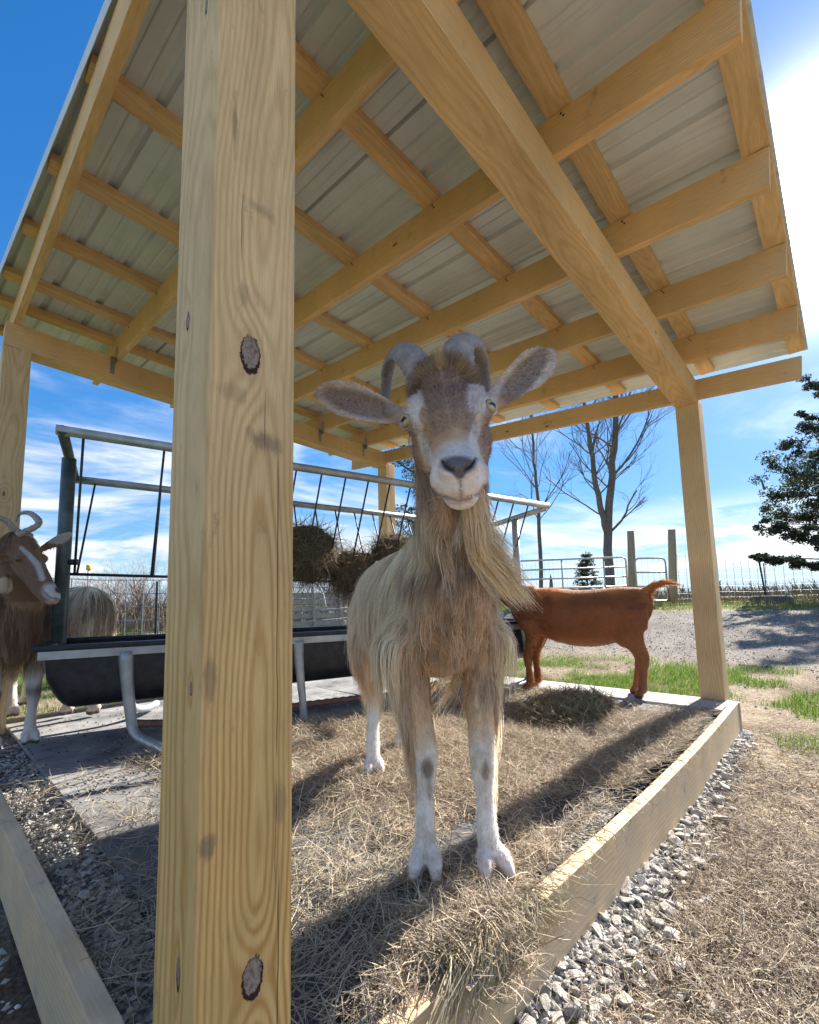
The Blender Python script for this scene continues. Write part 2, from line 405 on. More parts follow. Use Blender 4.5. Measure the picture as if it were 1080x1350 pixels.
    t.put(b.inputs['Base Color'], c); b.inputs['Roughness'].default_value = .68; b.inputs['Specular IOR Level'].default_value = .3
    bump(t, b, hgt, .35, .0015)
    return m
MAT['post_main'] = post_wood()

def roof_metal():
    m, t, b, _ = material('galvanised_roofing'); tc = t.node('ShaderNodeTexCoord').outputs['Object']
    n = t.noise(tc, 3., 5, .6); n2 = t.noise(t.scalev(tc, (30, 1.2, 1)), 1., 4, .7)
    c = t.mix(t.mapr(n, .35, .65), (.60, .64, .67), (.70, .745, .78))
    c = t.mix(t.mapr(n2, .52, .72, 0, .45), c, (.40, .39, .35))
    t.put(b.inputs['Base Color'], c); b.inputs['Metallic'].default_value = .15; b.inputs['Roughness'].default_value = .48
    return m
MAT['roof'] = roof_metal()
MAT['galv'] = simple('galvanised_pipe', (.42, .44, .45), .5, .6, .25, 11, .3)
MAT['steel_dark'] = simple('painted_steel_rod', (.035, .04, .045), .5, .2, .3, 20)
MAT['blue_steel'] = simple('dark_green_grey_tube', (.10, .13, .13), .5, .4, .4, 12)
MAT['black_plastic'] = simple('black_poly', (.016, .018, .024), .5, 0, .75, 22, .25)
MAT['rubber'] = simple('black_rubber_mat', (.055, .058, .065), .85, 0, .45, 14, .4)
MAT['tie'] = simple('galvanised_bracket', (.35, .36, .36), .4, .8)
MAT['tube_white'] = simple('galvanised_gate_tube', (.50, .53, .54), .45, .5, .15)
MAT['tyre'] = simple('old_tyre_rubber', (.09, .09, .09), .85, 0, .4, 25, .4)
MAT['yellow'] = simple('yellow_plastic', (.75, .55, .06), .5)
# ------------------------------------------------------------------ ground
CX, CY = CAM[0], CAM[1]
def ground_z(x, y):
    x = np.asarray(x, float); y = np.asarray(y, float)
    d = np.hypot(x-CX, y-CY); az = np.arctan2(y-CY, x-CX)
    right = sst(1.35, .75, az)*sst(-1.6, -.6, az)
    z = -.19 + right*(.64*np.clip((d-4.4)/8.2, 0, 1)) + (1-right)*(.10*sst(3.5, 5.2, d)+.50*sst(5.5, 11, d))
    z = z + .20*sst(12, 32, d) - .04*sst(40, 200, d)
    P_ = np.stack([x, y, 0*x], -1)
    z = z + (fbm(P_, 1.1, 4, 3)-.5)*(.05+.05*sst(5, 9, d)) + (fbm(P_, 7, 3, 9)-.5)*.022
    grav = gravel_mask(x, y)
    z = z + grav*((fbm(P_, 2.2, 4, 21)-.5)*.10)
    # low shoulder of soil against the frame
    z = z - .0*x
    return z
def gravel_mask(x, y):
    d = np.hypot(x-CX, y-CY); az = np.arctan2(y-CY, x-CX)
    P_ = np.stack([np.asarray(x, float), y, 0*d], -1)
    wv = (fbm(P_, .5, 3, 44)-.5)*1.6
    return sst(5.7, 6.7, d+wv*.9)*sst(11.9, 11.0, d+wv*.5)*sst(.75, .62, az)*sst(-.9, -.6, az)
def grass_mask(x, y):
    d = np.hypot(x-CX, y-CY); az = np.arctan2(y-CY, x-CX)
    P_ = np.stack([np.asarray(x, float), y, 0*d], -1)
    n = fbm(P_, 1.6, 4, 61)
    near = sst(.45, .56, n)*sst(3.2, 3.9, d)*sst(6.6, 5.6, d)
    far = sst(.40, .52, n+.08)*sst(11.0, 12.2, d)
    left = sst(.30, .44, n+.05)*sst(2.6, 3.2, d)
    m = np.where(az > .8, left, np.maximum(near, far))
    return m*(1-gravel_mask(x, y))
rr = .25*np.power(1600/.25, np.linspace(0, 1, 250)); aa = np.radians(np.linspace(0, 360, 541)[:-1])
Rg, Ag = np.meshgrid(rr, aa, indexing='ij'); gx = CX+Rg*np.cos(Ag); gy = CY+Rg*np.sin(Ag); gz = ground_z(gx, gy)
gz = np.minimum(gz, np.where((gx > -.1) & (gx < 3.5) & (gy > -.12) & (gy < 3.4), -.21, 9))
GV = np.concatenate([np.stack([gx, gy, gz], -1).reshape(-1, 3), [[CX, CY, -.2]]])
n0, n1_ = Rg.shape; I = np.arange(n0*n1_).reshape(n0, n1_)
GQ = np.stack([I[:-1], I[1:], np.roll(I, -1, 1)[1:], np.roll(I, -1, 1)[:-1]], -1).reshape(-1, 4)
P_ = np.stack([gx, gy, 0*gx], -1)
soil = np.array([.20, .145, .095]); straw = np.array([.38, .30, .205]); grv = np.array([.27, .235, .195]); grs = np.array([.13, .20, .035]); dry = np.array([.27, .25, .10])
nn = fbm(P_, 2.6, 4, 5)[..., None]; n3 = fbm(P_, 9, 3, 15)[..., None]
dd = np.hypot(gx-CX, gy-CY)[..., None]
gc = soil*(1-sst(.35, .6, nn))+straw*sst(.35, .6, nn)
gc = gc*(.75+.5*n3)
gm = gravel_mask(gx, gy)[..., None]; gc = gc*(1-gm)+grv*(.7+.5*n3)*gm
gr = grass_mask(gx, gy)[..., None]; gcol = grs*(1-sst(.4, .7, n3))+dry*sst(.4, .7, n3)
gcol = gcol*(1-sst(20, 90, dd)*.5)+dry*sst(20, 90, dd)*.5
gc = gc*(1-gr)+gcol*gr
m, t, b, _ = material('ground_soil'); a_ = t.node('ShaderNodeAttribute', attribute_name='col').outputs['Color']
gp = t.node('ShaderNodeNewGeometry').outputs['Position']
f1 = t.noise(gp, 26, 8, .68); f2 = t.voronoi(gp, 60)
c_ = t.mix(1.0, a_, t.ramp(f1, [(.28, .45), (.5, 1.0), (.72, 1.5)]), 'MULTIPLY')
c_ = t.mix(1.0, c_, t.ramp(f2, [(0, 1.25), (.45, .8)]), 'MULTIPLY')
t.put(b.inputs['Base Color'], c_); b.inputs['Roughness'].default_value = .95; b.inputs['Specular IOR Level'].default_value = .1
bump(t, b, t.math('ADD', f1, t.math('MULTIPLY', f2, -.5)), .9, .02); MAT['ground'] = m
gme = np_mesh('ground', GV, GQ, True, np.concatenate([gc.reshape(-1, 3), [soil]]))
ground = tag(link('ground', gme, MAT['ground']), kind='structure')

# ------------------------------------------------------------------ the shelter
A_, B_ = 3.3316, 3.0967
def Hz(x, y, off=0.): return 2.1884-.0589*x+(.1651+.0234*x)*y/B_+off
S = .14
shelter = tag(empty('goat_shelter'), 'open timber shelter with a sloped metal roof on four square posts around the goats', 'shelter')
bm = bmesh.new(); box_bm(bm, 0, S, 0, S, -.19, Hz(.07, .07)-.001, .0025)
bm_obj('corner_post', bm, MAT['post_main'], shelter)['label'] = 'nearest yellow pine post with two big dark knots'
# loose knots stand a hair proud of / sunk in the post face is left to the lumber material
for (px_, py_, zt) in [(A_, 0, 2.03), (0, B_, Hz(.07, B_+.07)-.001), (A_, B_, 2.28)]:
    o = board('post', (px_+S/2, py_+S/2, -.19 if py_ or px_ == 0 else .001), (px_+S/2, py_+S/2, zt), S, S, MAT['wood_post'], shelter, upv=(0, 1, 0), bev=.003)
    o.location = o.location + Vector((0, -S/2, 0))
def roofboard(name, x0, y0, x1, y1, off, w_, h_, mat='wood', **k):
    return board(name, (x0, y0, Hz(x0, y0, off)), (x1, y1, Hz(x1, y1, off)), w_, h_, MAT[mat], shelter, **k)
roofboard('header', 0, .07, A_-.001, .07, 0, .14, .16)
roofboard('header', 0, B_+.07, A_-.001, B_+.07, 0, .14, .16)
yb0, yb1 = -.546, B_+.62
board('header', (A_+.0205, yb0, 2.0267+.0834*yb0), (A_+.0205, yb1, 2.0267+.0834*yb1), .04, .135, MAT['wood'], shelter)
RX = [.058, .63, 1.235, 1.85, 2.45, 3.03]
for i, x in enumerate(RX):
    roofboard('rafter', x, -.56, x, 3.76, .161, .038, .155)
    if x > .1:
        for yy in (B_-.004,):
            bm = bmesh.new(); box_bm(bm, x-.05, x-.021, yy, yy+.003, Hz(x, yy, .04), Hz(x, yy, .17)); box_bm(bm, x-.0215, x-.0195, yy-.04, yy+.003, Hz(x, yy, .12), Hz(x, yy, .24))
            bm_obj('bracket', bm, MAT['tie'], shelter)
PY = [-.53, -.03, .58, 1.15, 1.72, 2.27, 2.82, 3.21, 3.70]
for y in PY: roofboard('purlin', max(-.075, .075-.043*y), y, 3.60, y, .3175, .088, .038)
nails = Soup()
for x in RX[1:]:
    for y in PY[1:-1]:
        for (dx_, dz_) in ((-.0195, -.016), (-.0195, -.030)):
            c0 = np.array([x+dx_, y+dz_*.6, Hz(x, y, .3175)+dz_]); nails.tube([c0, c0-[.0015, 0, 0]], .0045, 6)
    for yy in (.03, .11):
        c0 = np.array([x-.0195, yy, Hz(x, yy, .20)]); nails.tube([c0, c0-[.0015, 0, 0]], .0045, 6)
for zz in (.05, .11):
    for y in np.arange(.3, 3., .6): c0 = np.array([A_-.001, y, 2.0267+.0834*y+zz]); nails.tube([c0, c0-[.0015, 0, 0]], .004, 6)
nl = nails.build('nail_heads', MAT['steel_dark'], shelter); nl['kind'] = 'stuff'
for x in RX[1:]:
    bm = bmesh.new(); box_bm(bm, x-.048, x-.0205, S+.001, S+.0035, Hz(x, .14, .06), Hz(x, .14, .17)); box_bm(bm, x-.0215, x-.0195, S+.0, S+.042, Hz(x, .14, .13), Hz(x, .14, .24))
    bm_obj('bracket', bm, MAT['tie'], shelter)
# ribbed sheets
def roof_sheet(x0, wd):
    xs = []; zs = []
    npit = 4; pit = wd/npit
    for k in range(npit):
        b0 = x0+k*pit
        for (u, z) in [(0, 0), (.012, .019), (.034, .019), (.046, 0), (.105, 0), (.110, .004), (.118, .004), (.123, 0), (.168, 0), (.173, .004), (.181, .004), (.186, 0)]:
            xs.append(b0+u*pit/.2325); zs.append(z)
    xs.append(x0+wd+.03); zs.append(0.002)
    ys = np.linspace(-.585, 3.80, 12)
    V = []; th = .0012
    for side in (0, 1):
        for x, z in zip(xs, zs):
            for y in ys:
                xx_ = x+(.130-.043*y)*max(0., 1-(x+.065)/.93)   # the sheets were laid a little out of square
                V.append((xx_, y, Hz(xx_, y, .3575)+z+side*th))
    n = len(xs); ny = len(ys); F = []
    idx = lambda s, i, j: s*n*ny+i*ny+j
    for i in range(n-1):
        for j in range(ny-1):
            F.append((idx(0, i, j), idx(0, i, j+1), idx(0, i+1, j+1), idx(0, i+1, j)))
            F.append((idx(1, i, j), idx(1, i+1, j), idx(1, i+1, j+1), idx(1, i, j+1)))
    for i in range(n-1):
        F.append((idx(0, i, 0), idx(0, i+1, 0), idx(1, i+1, 0), idx(1, i, 0))); F.append((idx(0, i, ny-1), idx(1, i, ny-1), idx(1, i+1, ny-1), idx(0, i+1, ny-1)))
    for j in range(ny-1):
        F.append((idx(0, 0, j), idx(1, 0, j), idx(1, 0, j+1), idx(0, 0, j+1))); F.append((idx(0, n-1, j), idx(0, n-1, j+1), idx(1, n-1, j+1), idx(1, n-1, j)))
    me = bpy.data.meshes.new('roof_sheet'); me.from_pydata(V, [], F); me.update()
    return link('roof_sheet', me, MAT['roof'], shelter)
for k in range(4): roof_sheet(-.065+k*.93, .93)
bm = bmesh.new(); box_bm(bm, 0, 4.385, -.0012, .0012, -.045, .022)
tr = bm_obj('roof_trim', bm, MAT['roof'], None)
d_ = unit(np.array([-.1886, 4.385, Hz(-.07, 3.8)-Hz(-.07, -.585)])); n_x = unit(np.cross(d_, [0, 0, 1.])); n_z = np.cross(n_x, d_)
tr.parent = shelter
tr.matrix_basis = Matrix(((d_[0], -n_x[0], n_z[0], .0875), (d_[1], -n_x[1], n_z[1], -.585), (d_[2], -n_x[2], n_z[2], Hz(.08, -.585, .3575)), (0, 0, 0, 1)))
# floor frame
board('frame_board', (-.038, -.030, -.187), (3.335, -.046, -.187), .040, .187, MAT['wood_curb'], shelter, bow=-.036)['label'] = 'long front board with hay spilling over it'
board('frame_board', (-.008, -.008, -.188), (-.040, 3.30, -.188), .040, .186, MAT['wood_curb'], shelter, bow=.0)
board('frame_board', (3.355, -.07, -.187), (3.355, 3.28, -.187), .040, .185, MAT['old_wood'], shelter)
board('frame_board', (-.02, 3.30, -.188), (3.33, 3.30, -.188), .040, .183, MAT['old_wood'], shelter)
bm = bmesh.new(); box_bm(bm, 3.06, 3.39, -.025, 3.27, -.032, -.0005, .002)
bm_obj('edge_plank', bm, simple('grey_plank', (.40, .38, .345), .8, 0, .3, 16, .3), shelter)

# gravel fill inside the frame, and rubber mats
xs = np.linspace(-.02, 3.33, 90); ys = np.linspace(.0, 3.27, 90); X, Y = np.meshgrid(xs, ys, indexing='ij')
Z = -.052+(fbm(np.stack([X, Y, 0*X], -1), 18, 3, 2)-.5)*.02
I = np.arange(90*90).reshape(90, 90)
gf = np_mesh('gravel_fill', np.stack([X, Y, Z], -1), np.stack([I[:-1, :-1], I[1:, :-1], I[1:, 1:], I[:-1, 1:]], -1).reshape(-1, 4))
m, t, b, _ = material('fine_gravel'); gp = t.node('ShaderNodeNewGeometry').outputs['Position']
v1 = t.voronoi(gp, 75, out='Color'); v2 = t.voronoi(gp, 75); g = t.sep(v1)[0]
t.put(b.inputs['Base Color'], t.mix(1.0, t.ramp(g, [(0, (.16, .155, .15)), (.5, (.34, .33, .31)), (1, (.52, .50, .48))]), t.ramp(v2, [(.2, 1.0), (.75, .4)]), 'MULTIPLY')); b.inputs['Roughness'].default_value = .9
bump(t, b, t.math('MULTIPLY', v2, -1.), 1., .012); MAT['gravel'] = m
tag(link('gravel_fill', gf, m), kind='structure')
m, t, b, _ = material('dusty_rubber'); gp = t.node('ShaderNodeNewGeometry').outputs['Position']
d1 = t.noise(gp, 3.2, 6, .65); d2 = t.noise(gp, 60, 5, .7)
oi = t.node('ShaderNodeObjectInfo').outputs['Random']
dust = t.math('MULTIPLY', t.mapr(t.sep(gp)[1], .2, 1.6, .1, 1.0), t.mapr(d1, .30, .60))
c_ = t.mix(dust, (.06, .062, .068), (.30, .29, .275)); c_ = t.mix(1.0, c_, t.ramp(d2, [(.3, .75), (.7, 1.15)]), 'MULTIPLY')
t.put(b.inputs['Base Color'], c_); b.inputs['Roughness'].default_value = .85; bump(t, b, d2, .4, .003); MAT['mat'] = m
where_x = ['by the left frame board', 'in the middle column', 'in the far right column']; where_y = ['front row', 'second row', 'back row under the trough']
for i in range(3):
    for j in range(3):
        bm = bmesh.new(); box_bm(bm, .15+i*.97, .15+i*.97+.962, .055+j*1.062, .055+j*1.062+1.052, -.034, -.016, .003)
        bmesh.ops.subdivide_edges(bm, edges=bm.edges[:], cuts=1)
        for v in bm.verts: v.co.z += .004*math.sin(v.co.x*9+v.co.y*5+i)
        o = bm_obj('rubber_mat', bm, MAT['mat'])
        tag(o, 'dusty rubber floor mat %s, %s' % (where_x[i], where_y[j]), 'floor mat', 'rubber mats on the shelter floor')

# ------------------------------------------------------------------ stones
def stone_mesh(seed):
    r = random.Random(seed); bm = bmesh.new()
    for _ in range(14):
        v = Vector((r.gauss(0, 1), r.gauss(0, .8), r.gauss(0, .6))).normalized(); bm.verts.new((v.x*.5*r.uniform(.8, 1.1), v.y*.38*r.uniform(.8, 1.1), v.z*.27*r.uniform(.8, 1.1)))
    h = bmesh.ops.convex_hull(bm, input=bm.verts[:]); bmesh.ops.delete(bm, geom=[g for g in h['geom_interior'] if isinstance(g, bmesh.types.BMVert)], context='VERTS')
    bmesh.ops.bevel(bm, geom=bm.edges[:], offset=.02, segments=1, affect='EDGES')
    me = bpy.data.meshes.new('stone'); bm.to_mesh(me); bm.free(); me.materials.append(MAT['stone']); return me
m, t, b, _ = material('limestone'); tcn = t.node('ShaderNodeTexCoord').outputs['Object']; oi = t.node('ShaderNodeObjectInfo').outputs['Random']
n = t.noise(tcn, 5, 6, .7)
t.put(b.inputs['Base Color'], t.mix(1.0, t.ramp(n, [(.3, (.33, .30, .265)), (.6, (.58, .545, .49))]), t.ramp(oi, [(0, (.75, .73, .70)), (1, (1.2, 1.17, 1.12))]), 'MULTIPLY')); b.inputs['Roughness'].default_value = .85
bump(t, b, n, .5, .05); MAT['stone'] = m
variants = [stone_mesh(100+i) for i in range(9)]
strip = np.array([[x, y] for x in np.linspace(.1, 3.4, 60) for y in np.linspace(-.42, -.06, 9)])
X, Y = np.meshgrid(np.linspace(-.1, 3.42, 120), np.linspace(-.50, -.04, 20), indexing='ij')
wdt = .26+.16*(fbm(np.stack([X, 0*X, 0*X], -1), 2, 3, 8)-.5)-.13*X/3
Zs = ground_z(X, Y)+.012*sst(-wdt-.06, -wdt+.08, Y)+.012*(fbm(np.stack([X, Y, 0*X], -1), 30, 2, 4)-.5)-.03*sst(-wdt+.02, -wdt-.08, Y)
I = np.arange(120*20).reshape(120, 20)
gs = np_mesh('gravel_strip', np.stack([X, Y, Zs], -1), np.stack([I[:-1, :-1], I[1:, :-1], I[1:, 1:], I[:-1, 1:]], -1).reshape(-1, 4))
gstrip = tag(link('gravel_strip', gs, MAT['gravel']), kind='structure')
def put_stone(x, y, z, s, parent):
    o = bpy.data.objects.new('stone', random.choice(variants)); col.objects.link(o)
    o.location = (x, y, z); o.rotation_euler = (random.uniform(-.4, .4), random.uniform(-.4, .4), random.uniform(0, 6.28)); o.scale = (s, s*random.uniform(.8, 1.1), s*random.uniform(.7, 1.1)); o.parent = parent
placed = []
tries = 0
while len(placed) < 250 and tries < 12000:
    tries += 1
    x = random.uniform(.25, 3.1) if random.random() < .35 else random.uniform(.3, 1.9); yy = -.085-abs(random.gauss(0, .105-.022*x)); s = random.uniform(.022, .055)*(1.5 if random.random() < .15 else 1)
    if yy < -.42: continue
    if all((x-a)**2+(yy-b_)**2 > (.36*(s+c))**2 for a, b_, c in placed):
        placed.append((x, yy, s)); put_stone(x, yy, float(ground_z(x, yy))+.012+s*.16, s, gstrip)
gfill = bpy.data.objects['gravel_fill']; pl2 = []
tries = 0
while len(pl2) < 60 and tries < 4000:
    tries += 1
    x = random.uniform(.03, .17)+(.08 if random.random() < .2 else 0); y = random.uniform(.12, 1.1) if random.random() < .7 else random.uniform(1.1, 2.6); s = random.uniform(.022, .05)
    if .0 < x < .16 and y < .2: continue
    if all((x-a)**2+(y-b_)**2 > (.4*(s+c))**2 for a, b_, c in pl2):
        pl2.append((x, y, s)); put_stone(x, y, -.04+s*.15, s, gfill)
# small chippings, joined
def chips(name, pts, sizes, parent):
    base = []
    for me in variants[:4]:
        base.append((np.array([v.co[:] for v in me.vertices]), None))
    V = []; F = []; off = 0
    ico = np.array([(0, 0, 1), (.9, 0, .1), (.28, .85, -.1), (-.72, .53, .15), (-.72, -.53, -.1), (.28, -.85, .1), (0, 0, -1)])
    tri = [(0, 1, 2), (0, 2, 3), (0, 3, 4), (0, 4, 5), (0, 5, 1), (6, 2, 1), (6, 3, 2), (6, 4, 3), (6, 5, 4), (6, 1, 5)]
    n = len(pts); a = rng.uniform(0, 6.28, n); sc = sizes[:, None]*rng.uniform(.6, 1.1, (n, 3))*[.6, .45, .35]
    for k in range(n):
        q = ico*rng.uniform(.7, 1.15, (7, 1))*sc[k]; ca, sa = math.cos(a[k]), math.sin(a[k])
        q = np.stack([q[:, 0]*ca-q[:, 1]*sa, q[:, 0]*sa+q[:, 1]*ca, q[:, 2]+.2*q[:, 0]], -1)+pts[k]
        V.append(q); F.append(np.array(tri)+off); off += 7
    V = np.concatenate(V); colr = np.repeat(np.array([.56, .525, .47])*rng.uniform(.5, 1.15, (n, 1)), 7, axis=0)
    me = np_mesh(name, V, np.concatenate(F), False, colr)
    return tag(link(name, me, MAT['chip'], parent), kind='stuff')
MAT['chip'] = attr_mat('stone_chips', .9)
n = 3400; xx = rng.uniform(0.1, 3.3, n); yy = -.06-np.abs(rng.normal(0, 1., n))*(.13-.028*xx); zz = ground_z(xx, yy)+.012
chips('stone_chips', np.stack([xx, yy, zz], -1), rng.uniform(.008, .026, n), gstrip)
n = 2200; xx = np.where(rng.random(n) < .75, rng.uniform(-.0, .17, n), rng.uniform(.1, .5, n)); yy = np.where(xx > .17, rng.uniform(.02, .05, n), rng.uniform(.02, 2.7, n)); zz = np.full(n, -.042)
chips('stone_chips', np.stack([xx, yy, zz], -1), rng.uniform(.008, .024, n), gfill)
n = 900; xx = rng.uniform(-.4, -.06, n); yy = rng.uniform(.3, 2.5, n)
chips('stone_chips', np.stack([xx, yy, ground_z(xx, yy)+.005], -1), rng.uniform(.008, .03, n), gstrip)

# ------------------------------------------------------------------ feeder
FP = np.array([.488, 1.994, 0.]); Ft = np.array([.9639, -.2662, 0.]); Fn = np.array([.2662, .9639, 0.])
def fp(s, o, z): return FP+Ft*s+Fn*o+np.array([0, 0, z])
feeder = tag(empty('hay_feeder', fp(1.3, .35, 0)), 'long black trough with a grey pipe hay rack above it, behind the big goat', 'feeder')
pipe('top_rail', [fp(-.36, 0, 1.549), fp(3.04, 0, 1.478)], .026, MAT['galv'], feeder, 10)
pipe('top_rail', [fp(-.33, .66, 1.465), fp(2.98, .66, 1.40)], .024, MAT['galv'], feeder, 10)
pipe('end_rail', [fp(-.335, -.02, 1.547), fp(-.335, .68, 1.467)], .024, MAT['blue_steel'], feeder, 10)
pipe('end_rail', [fp(3.0, -.0, 1.452), fp(2.95, .68, 1.395)], .025, MAT['galv'], feeder, 10)
pipe('upright', [fp(-.335, .33, .5), fp(-.335, .33, 1.50)], .034, MAT['blue_steel'], feeder, 10)
pipe('upright', [fp(2.97, .33, .5), fp(2.97, .33, 1.40)], .032, MAT['galv'], feeder, 10)
pipe('bottom_rail', [fp(-.30, .30, .865), fp(2.95, .33, .80)], .008, MAT['steel_dark'], feeder, 6)
sr = [-.25, .108]+[.338+.165*k for k in range(16)]
for s_ in sr:
    zt = 1.54-.0215*s_; zb = .865-.02*s_
    pipe('rack_rod', [fp(s_, 0, zt), fp(s_-.03, .29, zb)], .0062, MAT['steel_dark'], feeder, 6)
    pipe('rack_rod', [fp(s_+.02, .66, 1.46-.02*s_), fp(s_-.02, .31, zb)], .0058, MAT['steel_dark'], feeder, 6)
pipe('bracket_arm', [fp(-.34, .33, .93), fp(-.27, .30, .93)], .016, MAT['steel_dark'], feeder, 8)
# trough: rounded tub
def tub():
    V = []; F = []; NS, NC = 70, 40; L0, L1 = -.345, 2.98; w0 = .33
    for shell in (0, 1):
        for i in range(NS):
            u = .5-.5*math.cos(math.pi*i/(NS-1)); s_ = L0+(L1-L0)*u
            e = min(u, 1-u)*(L1-L0)          # metres from the end
            k = math.sqrt(max(0., 1-(1-min(1, (e+.02)/.13))**2))   # rounded ends
            for j in range(NC):
                a = math.pi*j/(NC-1); c, sn = math.cos(a), math.sin(a)
                cx_ = math.copysign(abs(c)**.42, c); sz = sn**.5
                hw = (w0-.012*shell); dep = (.295-.012*shell)*k
                V.append(fp(s_, .33+hw*cx_, .487-dep*sz+.0))
        # ends are closed by the k profile
    idx = lambda h, i, j: h*NS*NC+i*NC+j
    for h in (0, 1):
        for i in range(NS-1):
            for j in range(NC-1): F.append((idx(h, i, j), idx(h, i+1, j), idx(h, i+1, j+1), idx(h, i, j+1)))
    me = bpy.data.meshes.new('trough'); me.from_pydata([tuple(v) for v in V], [], F); me.update(); me.polygons.foreach_set('use_smooth', [True]*len(me.polygons))
    return link('trough', me, MAT['black_plastic'], feeder)
tub()
def obox(name, s0, s1, o0, o1, z0, z1, mat, bev=.004):
    bm = bmesh.new(); box_bm(bm, s0, s1, o0, o1, z0, z1, bev); 
    for v in bm.verts: v.co = Vector(fp(v.co.x, v.co.y, v.co.z))
    return bm_obj(name, bm, MAT[mat], feeder)
for (o0, o1) in ((-.03, .03), (.63, .69)): obox('trough_rim', -.40, 3.02, o0, o1, .487, .512, 'black_plastic', .010)
for (s0, s1) in ((-.40, -.33), (2.95, 3.02)): obox('trough_rim', s0, s1, .0301, .6299, .4875, .5115, 'black_plastic', .010)
for (o0, o1) in ((-.022, -.012), (.672, .682)): obox('support_bar', -.375, 3.0, o0, o1, .447, .4865, 'galv', .002)
def leg(s_, o_, sgn):
    pts = smooth_path([fp(s_-.03, o_, .465), fp(s_-.02, o_+.0, .33), fp(s_, o_, .17), fp(s_+.02, o_-.03*sgn, .07), fp(s_+.09, o_-.13*sgn, .032), fp(s_+.16, o_-.30*sgn, .026)] if s_ < .5 else
                      [fp(s_-.03, o_, .465), fp(s_-.02, o_, .3), fp(s_, o_, .10), fp(s_+.005, o_, .0)] if s_ < 1.6 else
                      [fp(s_-.0, o_, .465), fp(s_+.03, o_, .30), fp(s_+.045, o_, .14), fp(s_+.0, o_-.02*sgn, .05), fp(s_-.12, o_-.05*sgn, .03), fp(s_-.2, o_-.06*sgn, .03)], 18)
    rad = np.interp(np.linspace(0, 1, 18), [0, .15, .6, 1], [.036, .030, .022, .024])
    s = Soup(); s.tube(pts, rad, 10, side=(Ft if abs(1) else None)); return s.build('leg', MAT['galv'], feeder)
for s_ in (.0, .875, 2.68):
    leg(s_, 0., 1); leg(s_, .66, -1)
# corrugated red-brown hose on the floor behind the trough
hp = smooth_path([fp(.02, .55, -.0), fp(.10, .42, .012), fp(.3, .34, .012), (1.3, 2.15, .012), (1.9, 1.95, .012), (2.3, 1.78, .01), (2.7, 1.9, .01)], 220)
hr = .021+.003*np.sin(np.arange(220)*1.9)
s = Soup(); s.tube(hp, hr, 9); tag(s.build('drain_hose', simple('terracotta_hose', (.36, .17, .10), .6)), 'reddish brown ribbed hose lying on the floor behind the trough', 'hose')

# ------------------------------------------------------------------ hay
MAT['hay'] = attr_mat('hay_strands', .75, .18)
def hay(name, n, sampler, length=(.035, .11), width=(.00045, .0011), zlift=.03, palette=None, lift=.35, curl=1.0, parent=None, K=5, mat=None):
    base = sampler(n); n = len(base)
    az = rng.uniform(0, 2*math.pi, n); el = rng.normal(0, lift, n)*.5
    L = rng.uniform(*length, n)
    d = np.stack([np.cos(az)*np.cos(el), np.sin(az)*np.cos(el), np.sin(el)], -1)
    cv = rng.normal(0, 1, (n, 3))*curl; cv[:, 2] *= .45
    P_ = np.zeros((n, K, 3)); P_[:, 0] = base; P_[:, 0, 2] += rng.random(n)**1.5*zlift
    step = (L/(K-1))[:, None]
    for k in range(1, K):
        d = unit(d+cv*.22+rng.normal(0, .09, (n, 3))*curl); d[:, 2] = np.clip(d[:, 2], -.35, .6)
        P_[:, k] = P_[:, k-1]+d*step
    P_[..., 2] = np.maximum(P_[..., 2], (base[:, 2]+.001)[:, None])
    P_ -= (P_[:, K//2]-P_[:, 0])[:, None]*np.array([1, 1, 0])
    Tn = unit(np.gradient(P_, axis=1)); up = unit(np.stack([rng.normal(0, .6, n), rng.normal(0, .6, n), np.ones(n)], -1))[:, None]
    Sd = unit(np.cross(Tn, up))
    W = rng.uniform(*width, n)[:, None]*np.array([.6, 1, 1, .9, .35][:K] if K == 5 else np.linspace(1, .4, K))
    V, Q = ribbons(P_, W, Sd)
    pal = np.array(palette if palette is not None else [(.54, .435, .31), (.44, .34, .24), (.63, .53, .40), (.33, .25, .175), (.41, .35, .245)])
    cidx = rng.integers(0, len(pal), n); cc = pal[cidx]*rng.uniform(.7, 1.15, (n, 1))
    me = np_mesh(name, V, Q, True, np.repeat(cc, K*2, axis=0))
    return tag(link(name, me, mat or MAT['hay'], parent), kind='stuff')
def hay_depth(x, y):
    """thickness of the bedding on the floor"""
    P_ = np.stack([x, y, 0*x], -1); n = fbm(P_, 1.7, 3, 77)
    th = .023*sst(.32, .75, n)+.018*(fbm(P_, 9, 3, 31)-.35)
    edge = sst(.22, .62, x-.10*y+.25*(n-.5))*sst(3.25, 2.75, x+.15*(n-.5))*sst(-.030+.02*np.sin(x*5), .012, y)*sst(.18, .42, x+.8*y)*sst(1.95-.26*x+.3, 1.72-.26*x+.1, y+.5*(n-.5)*.4)
    heap = .085*np.exp(-(((x-2.42)/.26)**2+((y-.62)/.16)**2)**1.2)+.035*np.exp(-(((x-.52)/.16)**2+((y-.00)/.10)**2))
    bare = 1-.9*np.exp(-(((x-.34)/.17)**2+((y-.05)/.12)**2))
    dl = sst(.85, 1.25, x+.0*y)*0+1
    return (np.maximum(th, 0)*edge*bare+heap*.8)*dl
X, Y = np.meshgrid(np.linspace(-.06, 3.3, 230), np.linspace(-.095, 2.3, 170), indexing='ij'); Zb = hay_depth(X, Y)
I = np.arange(X.size).reshape(X.shape)
Q = np.stack([I[:-1, :-1], I[1:, :-1], I[1:, 1:], I[:-1, 1:]], -1)
keep = (Zb[:-1, :-1] > .008)
